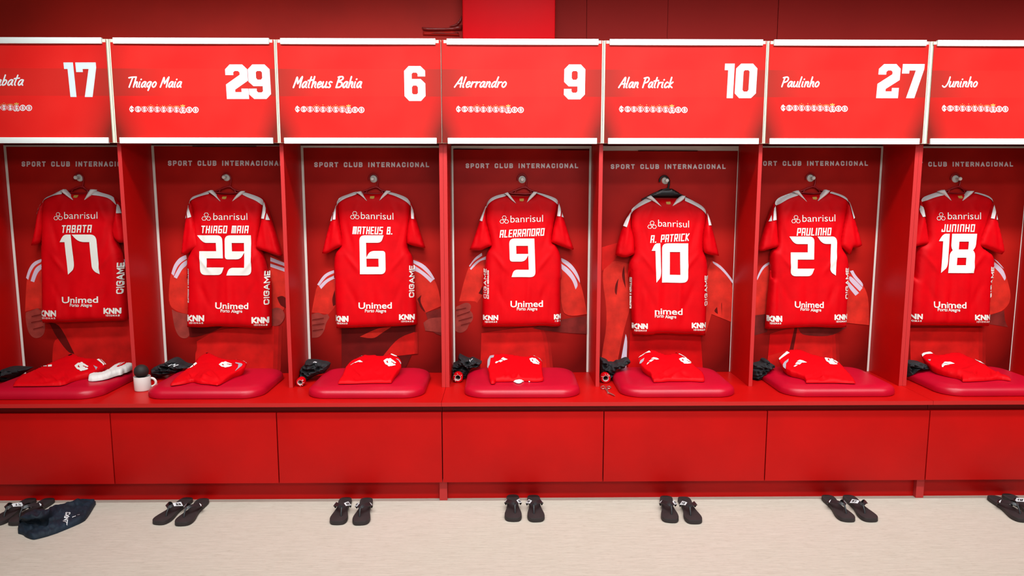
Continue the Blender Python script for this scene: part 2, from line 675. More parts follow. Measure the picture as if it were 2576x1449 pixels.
SANS = {
    'A': (.9, [[(0, 0), (.45, 1), (.9, 0)], [(.2, .3), (.7, .3)]]), 'B': (.8, [[(0, 0), (0, 1), (.65, 1), (.78, .88), (.78, .62), (.65, .52), (0, .52)], [(.65, .52), (.8, .4), (.8, .12), (.65, 0), (0, 0)]]),
    'C': (.8, [[(.8, .75), (.8, .85), (.65, 1), (.15, 1), (0, .85), (0, .15), (.15, 0), (.65, 0), (.8, .15), (.8, .25)]]),
    'D': (.8, [[(0, 0), (0, 1), (.6, 1), (.8, .8), (.8, .2), (.6, 0), (0, 0)]]),
    'E': (.7, [[(.7, 1), (0, 1), (0, 0), (.7, 0)], [(0, .5), (.6, .5)]]),
    'G': (.8, [[(.8, .85), (.65, 1), (.15, 1), (0, .85), (0, .15), (.15, 0), (.65, 0), (.8, .15), (.8, .48), (.45, .48)]]),
    'H': (.8, [[(0, 0), (0, 1)], [(.8, 0), (.8, 1)], [(0, .5), (.8, .5)]]), 'I': (.1, [[(.05, 0), (.05, 1)]]),
    'K': (.8, [[(0, 0), (0, 1)], [(.8, 1), (.1, .45), (.8, 0)]]), 'L': (.7, [[(0, 1), (0, 0), (.7, 0)]]),
    'M': (1, [[(0, 0), (0, 1), (.5, .3), (1, 1), (1, 0)]]), 'N': (.85, [[(0, 0), (0, 1), (.85, 0), (.85, 1)]]),
    'O': (.8, [[(.15, 0), (0, .15), (0, .85), (.15, 1), (.65, 1), (.8, .85), (.8, .15), (.65, 0), (.15, 0)]]),
    'P': (.8, [[(0, 0), (0, 1), (.65, 1), (.8, .87), (.8, .57), (.65, .44), (0, .44)]]),
    'R': (.8, [[(0, 0), (0, 1), (.65, 1), (.8, .87), (.8, .6), (.65, .47), (0, .47)], [(.45, .47), (.82, 0)]]),
    'S': (.75, [[(.75, .82), (.6, 1), (.15, 1), (0, .86), (0, .66), (.15, .52), (.6, .48), (.75, .34), (.75, .14), (.6, 0), (.15, 0), (0, .18)]]),
    'T': (.8, [[(0, 1), (.8, 1)], [(.4, 1), (.4, 0)]]), 'U': (.8, [[(0, 1), (0, .15), (.15, 0), (.65, 0), (.8, .15), (.8, 1)]]),
    '0': (.6, [[(0, 0), (0, 1), (.6, 1), (.6, 0), (0, 0)]]), '1': (.3, [[(0, .75), (.25, 1), (.25, 0)]]),
    '2': (.6, [[(0, .8), (.15, 1), (.5, 1), (.6, .8), (.5, .5), (0, 0), (.6, 0)]]), '7': (.6, [[(0, 1), (.6, 1), (.2, 0)]]),
    '6': (.6, [[(.55, 1), (.1, .7), (0, .3), (.1, 0), (.5, 0), (.6, .25), (.5, .5), (.05, .45)]]),
    '8': (.6, [[(.1, .52), (0, .75), (.1, 1), (.5, 1), (.6, .75), (.5, .52), (.1, .52), (0, .25), (.1, 0), (.5, 0), (.6, .25), (.5, .52)]]),
    '9': (.6, [[(.55, .55), (.1, .5), (0, .75), (.1, 1), (.5, 1), (.6, .7), (.5, .3), (.05, 0)]]), ' ': (.5, []),
}
SCRIPT = {
    'T': (.5, [[(-.08, .93), (.2, .98), (.62, 1)], [(.3, .98), (.25, .5), (.2, 0)]]),
    'h': (.43, [[(.06, 1), (.05, .5), (.05, 0)], [(.05, .25), (.2, .5), (.33, .46), (.32, .12), (.42, 0)]]),
    'i': (.2, [[(.05, .52), (.05, .08), (.14, 0)], [(.1, .74), (.12, .78)]]),
    'a': (.46, [[(.38, .5), (.2, .53), (.05, .36), (.03, .1), (.14, 0), (.28, .14), (.38, .46), (.36, .12), (.46, 0)]]),
    'g': (.46, [[(.37, .5), (.2, .53), (.05, .36), (.04, .12), (.16, .02), (.3, .18), (.38, .5), (.34, .05), (.28, -.32)]]),
    'o': (.42, [[(.22, .53), (.07, .4), (.04, .14), (.18, 0), (.33, .1), (.37, .38), (.22, .53)]]),
    'M': (.72, [[(0, 0), (.06, .5), (.12, .95), (.3, .42), (.36, .42), (.6, 1), (.6, .5), (.62, 0)]]),
    't': (.3, [[(.14, .98), (.08, .15), (.18, 0)], [(-.08, .64), (.36, .7)]]),
    'e': (.4, [[(.05, .25), (.33, .33), (.3, .5), (.15, .51), (.04, .28), (.1, .03), (.22, 0), (.4, .12)]]),
    'u': (.45, [[(.04, .52), (.04, .1), (.16, 0), (.34, .2), (.37, .52)], [(.37, .5), (.37, .08), (.45, 0)]]),
    's': (.38, [[(.35, .48), (.18, .53), (.09, .38), (.28, .18), (.22, .01), (.02, .04)]]),
    'B': (.56, [[(.1, 1), (.05, .5), (.04, 0)], [(-.02, .95), (.38, 1), (.47, .78), (.12, .54), (.46, .46), (.5, .16), (.3, .02), (.02, .02)]]),
    'A': (.56, [[(-.06, 0), (.18, .6), (.38, 1), (.44, .5), (.48, 0)], [(.1, .34), (.52, .38)]]),
    'l': (.22, [[(.1, 1), (.05, .1), (.15, 0)]]), 'r': (.34, [[(.05, .52), (.05, 0)], [(.05, .24), (.15, .46), (.33, .5)]]),
    'n': (.44, [[(.05, .52), (.05, 0)], [(.05, .25), (.2, .51), (.34, .44), (.32, .1), (.42, 0)]]),
    'd': (.46, [[(.36, .48), (.2, .53), (.05, .34), (.04, .1), (.14, 0), (.3, .18), (.38, .46)], [(.44, 1), (.36, .15), (.46, 0)]]),
    'P': (.5, [[(.1, .95), (.06, .5), (.03, 0)], [(-.06, .92), (.3, 1), (.47, .84), (.4, .56), (.08, .44)]]),
    'c': (.38, [[(.34, .46), (.2, .53), (.05, .32), (.06, .06), (.2, 0), (.36, .12)]]),
    'k': (.41, [[(.08, 1), (.04, 0)], [(.34, .53), (.08, .24), (.38, 0)]]),
    'J': (.5, [[(.46, 1), (.42, .4), (.26, .02), (.08, -.02), (-.06, .1)]]),
    'b': (.44, [[(.08, 1), (.05, .04)], [(.05, .3), (.2, .52), (.36, .4), (.32, .1), (.14, 0), (.04, .06)]]), ' ': (.3, []),
}


def turn(P, i):
    """True at the ends of a stroke and at its square corners"""
    if i == 0 or i == len(P) - 1:
        return P[0] != P[-1] or i == 0 and turn3(P[-2], P[0], P[1]) or i > 0 and turn3(P[-2], P[0], P[1])
    return turn3(P[i - 1], P[i], P[i + 1])


def turn3(p, q, r):
    a = math.atan2(q[1] - p[1], q[0] - p[0])
    b = math.atan2(r[1] - q[1], r[0] - q[0])
    d = abs((b - a + math.pi) % (2 * math.pi) - math.pi)
    return abs(math.degrees(d) - 90) < 20


def stroke(P, w, cap='sq'):
    out = []
    for i in range(len(P) - 1):
        a, b = Vector(P[i]), Vector(P[i + 1])
        d = (b - a)
        if d.length < 1e-9:
            continue
        d.normalize()
        n = Vector((-d.y, d.x)) * (w / 2)
        e0 = e1 = d * 0
        if cap == 'sq':
            e0 = d * (w / 2 if turn(P, i) else 0)
            e1 = d * (w / 2 if turn(P, i + 1) else 0)
        out.append([tuple(a - e0 + n), tuple(b + e1 + n), tuple(b + e1 - n), tuple(a - e0 - n)])
    rp = P if cap == 'round' else [p for i, p in enumerate(P) if not turn(P, i)]
    if rp:
        for p in rp:
            out.append([(p[0] + w / 2 * math.cos(k * math.pi / 5), p[1] + w / 2 * math.sin(k * math.pi / 5)) for k in range(10)])
    return out


def text(font, s, weight, o, xd, yd, gap=.3, cap='sq', shear=0., gw=1., split=False):
    """polys of a word: o = photo point of the left baseline end, xd = vector along the word, yd = vector of the cap height"""
    x, glyphs = 0, []
    for ch in s:
        adv, st = font[ch]
        glyphs.append((ch, [[(x + p[0] * gw + p[1] * shear, p[1]) for p in P] for P in st]))
        x += adv * gw + gap
    tot = x - gap
    hh = math.hypot(*yd)
    sx = math.hypot(*xd) / tot
    kx = math.hypot(*xd) / hh
    out = []
    for ch, strokes in glyphs:
        mine = []
        for P in strokes:
            # build the stroke where x and y have the same scale, then place it
            Q = [(p[0] * kx / tot, weight / 2 + p[1] * (1 - weight)) for p in P]
            if cap == 'round' and len(Q) > 2:
                Q = [(q.x, q.y) for q in smooth([(x_, y_, 0) for x_, y_ in Q], 4)]
            for poly in stroke(Q, weight, cap):
                mine.append([[(o[0] + xd[0] * q[0] / kx + yd[0] * q[1], o[1] + xd[1] * q[0] / kx + yd[1] * q[1]) for q in poly]])
        out.append((ch, mine))
    return out if split else [p for _, m_ in out for p in m_]


def words(font, s, weight, o, xd, yd, gap=.3, cap='sq', shear=0., gw=1.):
    """like text(), but one list of polys for each word"""
    groups = [[]]
    for ch, polys in text(font, s, weight, o, xd, yd, gap, cap, shear, gw, True):
        if ch == ' ':
            groups.append([])
        groups[-1] += polys
    return [(w_, g) for w_, g in zip(s.split(' '), groups)]


def bfont(s, bold, o, xd, yd, ref):
    """word set in Blender's built-in face; `ref` = letters whose height is |yd|"""
    def shape(t):
        c = bpy.data.curves.new('t', 'FONT')
        c.body = t
        c.offset = bold
        c.resolution_u = 4
        ob = bpy.data.objects.new('t', c)
        COL.objects.link(ob)
        bpy.context.view_layer.update()
        me = bpy.data.meshes.new_from_object(ob.evaluated_get(bpy.context.evaluated_depsgraph_get()))
        V = [tuple(v.co[:2]) for v in me.vertices]
        Fc = [tuple(p.vertices) for p in me.polygons]
        bpy.data.objects.remove(ob)
        bpy.data.curves.remove(c)
        bpy.data.meshes.remove(me)
        return V, Fc
    V, Fc = shape(s)
    R, _ = shape(ref)
    hh = max(v[1] for v in R)
    x0, x1 = min(v[0] for v in V), max(v[0] for v in V)
    P = [(o[0] + xd[0] * (x - x0) / (x1 - x0) + yd[0] * y / hh, o[1] + xd[1] * (x - x0) / (x1 - x0) + yd[1] * y / hh) for x, y in V]
    return P, Fc


def rounded(pts):
    """outline with per-corner radius (third value, in unit space)"""
    out = []
    n = len(pts)
    for i in range(n):
        q = pts[i]
        if len(q) < 3:
            out.append(q)
            continue
        r = q[2]
        q = Vector(q[:2])
        a = (Vector(pts[i - 1][:2]) - q)
        b = (Vector(pts[(i + 1) % n][:2]) - q)
        ra, rb = min(r * 1.5, a.length * .6), min(r, b.length * .6)
        A = q + a.normalized() * (ra if abs(a.x) > abs(a.y) else min(r, a.length * .6))
        B = q + b.normalized() * (rb if abs(b.y) > abs(b.x) else min(r * 1.5, b.length * .6))
        for k in range(6):
            t = k / 5
            p = A * (1 - t) ** 2 + q * 2 * t * (1 - t) + B * t * t
            out.append((p.x, p.y))
    return out


def rot180(loops):
    return [[(1 - p[0], 1 - p[1]) + tuple(p[2:]) for p in lp] for lp in loops]


SHIRT_NUM = {
    '2': [[(0, 1), (1, 1, .14), (1, .42), (.34, .42), (.34, .19), (1.02, .19), (.9, 0, .1), (.06, 0, .14), (.06, .6), (.74, .6), (.74, .81), (.2, .81, .1)]],
    '9': [[(0, 1, .14), (1, 1), (1, 0, .14), (.05, 0), (.15, .19, .1), (.74, .19), (.74, .57), (.6, .4, .12), (0, .4, .08)], [(.27, .81), (.74, .81), (.74, .6), (.27, .6)]],
    '1': [[(0, .81), (.38, 1, .18), (1, 1), (1, .15, .15), (.42, 0), (.42, .81)]],
    '7': [[(0, 1), (1, 1, .16), (1, 0), (.7, .1, .12), (.7, .81), (.25, .81, .15)]],
    '0': [[(0, 1, .14), (1, 1), (1, 0, .14), (0, 0)], [(.3, .78), (.69, .78), (.69, .2), (.3, .2)]],
    '8': [[(.03, 1), (1, 1), (1, .66, .08), (.9, .58), (1, .5, .08), (1, 0), (0, 0), (0, .5, .08), (.1, .58), (.03, .66, .08)], [(.33, .8), (.7, .8), (.7, .6), (.33, .6)], [(.3, .39), (.66, .39), (.66, .2), (.3, .2)]],
}
SHIRT_NUM['6'] = rot180(SHIRT_NUM['9'])
SIGN_NUM = {
    '2': [[(0, .69), (0, .86), (.22, 1), (.78, 1), (1, .86), (1, .53), (.4, .27), (.4, .2), (.68, .2), (.68, .3), (1, .3), (1, 0), (0, 0), (0, .42), (.64, .7), (.64, .77), (.57, .81), (.43, .81), (.36, .77), (.36, .69)]],
    '9': [[(0, .86), (.22, 1), (.78, 1), (1, .86), (1, .14), (.78, 0), (.22, 0), (0, .13), (0, .3), (.36, .3), (.36, .23), (.42, .19), (.58, .19), (.64, .23), (.64, .37), (.22, .37), (0, .5)], [(.36, .77), (.42, .81), (.58, .81), (.64, .77), (.64, .61), (.58, .56), (.42, .56), (.36, .61)]],
    '1': [[(0, .81), (0, 1), (1, 1), (1, 0), (.36, 0), (.36, .81)]],
    '7': [[(0, .72), (0, 1), (1, 1), (1, .85), (.68, 0), (.3, 0), (.62, .81), (.33, .81), (.33, .72)]],
    '0': [[(0, .86), (.22, 1), (.78, 1), (1, .86), (1, .14), (.78, 0), (.22, 0), (0, .14)], [(.36, .77), (.42, .81), (.58, .81), (.64, .77), (.64, .24), (.58, .19), (.42, .19), (.36, .24)]],
}
SIGN_NUM['6'] = rot180(SIGN_NUM['9'])


def digit(table, ch, x0, x1, y0, y1, lean=0):
    """digit in a photo box (y0 top, y1 bottom)"""
    return [[(x0 + p[0] * (x1 - x0) + (p[1] - .5) * lean, y1 + p[1] * (y0 - y1)) for p in rounded(lp)] for lp in table[ch]]


def disc(cx, cy, r, n=20, r2=None):
    o = [[(cx + r * math.cos(2 * math.pi * k / n), cy + r * math.sin(2 * math.pi * k / n)) for k in range(n)]]
    if r2:
        o.append([(cx + r2 * math.cos(2 * math.pi * k / n), cy + r2 * math.sin(2 * math.pi * k / n)) for k in range(n)])
    return o


def monogram(cx, cy, w, h, wt=.17):
    """interlaced S, C and I crest letters"""
    out = []
    for P in ([(.12, .5), (.3, .88), (.62, .9), (.8, .72)], [(.12, .5), (.3, .14), (.66, .1), (.9, .36)],
              [(.9, .66), (.66, .78), (.42, .68), (.46, .52), (.7, .44), (.66, .26), (.4, .24)], [(.5, 1.02), (.52, 0)]):
        for poly in stroke(P, wt, 'round'):
            out.append([[(cx + (p[0] - .5) * w, cy - (p[1] - .5) * h) for p in poly]])
    return out

# ------------------------------------------------------------------ the room
XS = {-1: -.8035, 0: -.0035, 1: .8, 2: 1.6041, 3: 2.3963, 4: 3.2, 5: 4.0035, 6: 4.8035, 7: 5.6035, 8: 6.4035}
ZB, ZDT, ZDB = .519, .4646, .108          # bench top, drawer top and bottom
UY, PY = .2605, .5875                     # front of the uprights, back of the bays
HZB, HZT, HY = 1.768, 2.267, .226         # header signs


def struct(o):
    o['kind'] = 'structure'
    return o


struct(mesh('floor', [(-4, -6, 0), (8, -6, 0), (8, .7, 0), (-4, .7, 0)], [(0, 1, 2, 3)], 'floor'))
w = MB().box((-3, .66, 0), (3.0 - .95, .76, 3.2))
struct(w.build('wall_back', 'wall_maroon'))
p = MB()
for a, b, d in ((2.06, 2.36, 0), (2.36, 2.8, .002), (2.8, 3.4, .001), (3.4, 7.5, .004)):
    p.box((a, .655 - d, 0), (b - .002, .76, 2.602))
p.box((2.06, .64, 2.606), (7.5, .76, 3.2))
struct(p.build('wall_right', 'wall_panel'))
c0, c1 = at(1163, 60, .52).x, at(1397, 60, .52).x
struct(autosmooth(MB().box((c0, .52, 2.262), (c1, .70, 3.2), .012).build('trim_1', 'column_red')))


def px_poly(name, pts, m, parent, Y, T=.004, R=5, amp=0., seed=1, thick=.004, g=5):
    P = Puff([soften(pts, 1)], lambda u, v: at(u, v, Y), (0, -1, 0), T, R, amp, seed, (14, 6))
    return P.build(name, m, parent, g, lambda q: q + Vector((0, thick, 0)))


t = thing('torn_wall_covering', 'torn peeling strip of dark red wall covering left of the bright red column', 'wall covering', at(1112, 78, .65))
px_poly('peeled_strip', [(1061, 68), (1075, 69), (1120, 71), (1150, 66), (1163, 62), (1162, 75), (1110, 77), (1064, 77)], 'torn_film', t, .648, .012, 5, .004)
px_poly('loose_flap', [(1064, 79), (1100, 80), (1150, 77), (1156, 90), (1120, 89), (1064, 88)], 'wall_maroon', t, .652, .004, 4)
px_poly('edge_strip', [(1084, 84), (1098, 80), (1112, 81), (1125, 84), (1140, 83), (1150, 79), (1154, 83), (1130, 85), (1105, 85)], 'poster_skin', t, .646, .006, 3)
px_poly('crease', [(1130, 66), (1147, 60), (1156, 50), (1161, 38), (1162, 48), (1156, 60), (1146, 66)], 'torn_film', t, .65, .012, 4)

# ------------------------------------------------------------------ locker units (three bays each)
UNITS = ((-1, 'red locker unit at the left, holding the bays numbered 17, 29 and 6'),
         (2, 'red locker unit in the middle, holding the bays numbered 9, 10 and 27'),
         (5, 'red locker unit cut off by the right photo edge, holding the last bay'))
TH = .019
for k, label in UNITS:
    xa, xb = XS[k], XS[k + 3]
    u = thing('bench_cabinet', label.replace('locker unit', 'bench cabinet with drawers').replace('holding', 'under'), 'cabinet', ((xa + xb) / 2, .2, 0), 'red bench cabinets along the wall')
    e = .0008
    bt = MB().box((xa + e, -.0186, ZB - .0195), (xb - e, PY + .012, ZB)).build('bench_top', 'laminate', u)
    MB().box((xa + e, -.0192, ZB - .0195), (xb - e, -.0186, ZB)).build('edge_band', 'bench_edge', bt)
    MB().box((xa + .0012, .024, ZDB + .004), (xb - .0012, PY, ZB - .0205)).build('carcass', 'carcass', u)
    MB().box((xa + .02, .06, 0), (xb - .02, .078, ZDB + .01)).build('plinth', 'laminate', u)
    for s in (0, 3):
        x = XS[k + s] + (TH / 2 if s == 0 else -TH / 2)
        MB().box((x - TH / 2, .035, 0), (x + TH / 2, .2, ZDB + .003)).build('foot', 'laminate_edge', u)
    for i in range(3):
        a, b = XS[k + i] + .0024, XS[k + i + 1] - .0024
        autosmooth(MB().box((a, 0, ZDB), (b, .0185, ZDT), .0012).build('drawer_front', 'laminate', u))

    u = thing('locker_unit', label, 'locker', ((xa + xb) / 2, .4, ZB), 'red locker units along the wall')
    MB().box((xa + e, PY, ZB + .0005), (xb - e, PY + .012, 1.80)).build('back_panel', 'carcass', u)
    MB().box((xa + e, .252, 1.80), (xb - e, PY + .012, 2.255)).build('upper_cabinet', 'laminate', u)
    for i in range(4):
        x = XS[k + i]
        x = x + TH / 2 + .0005 if i == 0 else x - TH / 2 - .0005 if i == 3 else x
        po = MB().box((x - TH / 2, UY + .0006, ZB + .0005), (x + TH / 2, PY, 1.80)).build('partition', 'laminate', u)
        MB().box((x - TH / 2, UY, ZB + .0006), (x + TH / 2, UY + .0006, 1.7995)).build('edge_band', 'laminate_edge', po)

# ------------------------------------------------------------------ name signs over the bays
# bay: label words, name, name box (x0, x1, base, cap top), digits [(char, x0, x1)], (top, base), crest row (first x, last x, y)
SIGNS = {
    0: ('Tabata', (-28, 57, 216, 187), [('1', 164, 188), ('7', 193.5, 245)], (157, 244), (-85, 73, 270), '17'),
    1: ('Thiago Maia', (320, 455, 221, 192), [('2', 568, 624), ('9', 625, 680)], (162, 249), (331, 492, 275), '29'),
    2: ('Matheus Bahia', (738, 908, 222, 191), [('6', 1017, 1070)], (166, 254), (748, 909, 275), '6'),
    3: ('Alerrandro', (1145, 1272, 221, 192), [('9', 1419, 1472)], (162, 250), (1153, 1310, 275), '9'),
    4: ('Alan Patrick', (1558, 1691, 222, 193), [('1', 1821.5, 1846), ('0', 1850, 1903.5)], (160, 247), (1563, 1722, 275), '10'),
    5: ('Paulinho', (1966, 2059, 220, 192), [('2', 2208, 2263), ('7', 2267, 2322)], (161, 247), (1970, 2125, 272), '27'),
    6: ('Juninho', (2372, 2457, 220, 192), [], (161, 247), (2375, 2529, 273), 'last'),
}
INSET = {0: (.0105, .0105), 1: (.0105, .0065), 2: (.009, .0025), 3: (.0015, .008), 4: (.009, .0075), 5: (.008, .0095), 6: (.0145, .01)}
for b in range(7):
    name, nb, digs, dy, cr, num = SIGNS[b]
    xa, xb = XS[b - 1], XS[b]
    lab = ('red name sign with white number %s above its locker bay' % num) if b < 6 else 'red name sign without visible number above the bay at the right edge'
    s = thing('name_sign', lab, 'sign', ((xa + xb) / 2, HY, HZB), 'name signs above the lockers')
    MB().box((xa + .0012, HY + .004, HZB + .002), (xb - .0012, .251, HZT - .004)).build('backing', 'cream', s)
    la, lb = INSET[b]
    # the printed sheet bows a little behind its upper strip
    V, Fc = [], []
    nx, nz = 24, 12
    a, e2, z0, z1 = xa + la, xb - lb, HZB + .003, HZT - .006
    for j in range(nz + 1):
        for i in range(nx + 1):
            u_, v_ = i / nx, j / nz
            V.append((a + (e2 - a) * u_, HY - .0035 + .004 * math.sin(math.pi * min(1, max(0, u_ * 1.1))) * v_ ** 6, z0 + (z1 - z0) * v_))
    for j in range(nz):
        for i in range(nx):
            q = j * (nx + 1) + i
            Fc.append((q, q + 1, q + nx + 2, q + nx + 1))
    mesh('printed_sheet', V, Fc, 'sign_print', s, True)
    sa, sb = xa + .0275, xb - .027
    for z in (HZT - .028, HZB - .002):
        autosmooth(MB().box((sa, HY - .012, z), (sb, HY + .004, z + .0285), .0015).build('clamp_strip', 'white_strip', s))
    for z in (HZT - .03,):
        MB().box((xa + .012, HY - .004, z + .01), (xb - .012, HY + .002, z + .024)).build('end_clip', 'cream', s)
    mp = lambda u, v: at(u, v, HY - .0042)
    x0, x1, yb, yt = nb
    for wd_, polys in words(SCRIPT, name, .125, (x0, yb), (x1 - x0, 0), (0, yt - yb), .09, 'round', .28):
        flat('name_lettering', polys, 'script_white', mp, s)
    for ch, dx0, dx1 in digs:
        lean = ((dx0 + dx1) / 2 - 1250) * .0085
        flat('number', [digit(SIGN_NUM, ch, dx0, dx1, dy[0], dy[1], lean)], 'sign_white', mp, s)
    for i in range(11):
        W, G = [], []
        cx = cr[0] + (cr[1] - cr[0]) * i / 10
        cy = cr[2] - .5 + i * .2
        if i == 0:
            W += monogram(cx, cy, 13, 15, .14)
        elif i == 1:
            W += [disc(cx, cy, 7.6, 20, 6.0)] + monogram(cx, cy, 9.5, 11, .12)
        elif i >= 9:
            W += [disc(cx, cy, 7.8, 20, 5.6)] + monogram(cx, cy, 7.5, 8.5, .14)
        else:
            W += [disc(cx, cy, 7.5, 20, 6.6)] + monogram(cx, cy, 9.5, 11, .13)
        if 2 <= i <= 7:
            n = (2, 5, 3, 4, 5, 6)[i - 2]
            for q in range(n):
                an = math.pi * (.25 + .5 * (q / (n - 1)))
                G.append(disc(cx + 11 * math.cos(an), cy - 9.5 * math.sin(an) - (2 if q == n // 2 and n % 2 else 0), 1.2, 6))
        if i == 8:
            G.append([[(cx - 5, cy - 8), (cx - 6, cy - 12), (cx - 2.5, cy - 11), (cx, cy - 14), (cx + 2.5, cy - 11), (cx + 6, cy - 12), (cx + 5, cy - 8)]])
            W += [[q] for q in stroke([(cx - 8, cy + 5), (cx - 4, cy + 8.5), (cx, cy + 7), (cx + 4, cy + 8.5), (cx + 8, cy + 5)], 1.6, 'round')]
        co = flat('crest', W, 'script_white', mp, s)
        if G:
            flat('crest_crown' if i == 8 else 'crest_stars', G, 'gold', mp, co)

# ------------------------------------------------------------------ printed posters at the back of the bays
C = {b: (x, 350) for b, x in enumerate((0, 370, 740, 1110, 1490, 1860, 2200))}
LOW = {b: (x, 680) for b, x in enumerate((0, 340, 720, 1110, 1490, 1860, 2200))}
K = 4.14


def U(b, *p):
    return [(C[b][0] + x / K, C[b][1] + y / K) for x, y in p]


def L(b, *p):
    return [(LOW[b][0] + x / K, LOW[b][1] + y / K) for x, y in p]


POSTER_TEXT = {0: (56, 342, 419, 406), 1: (424, 711, 417, 404), 2: (792, 1078, 420.5, 408), 3: (1173, 1453, 423, 411), 4: (1538, 1824, 425, 413), 5: (1896, 2182, 417, 405), 6: (2263, 2547, 419, 407)}
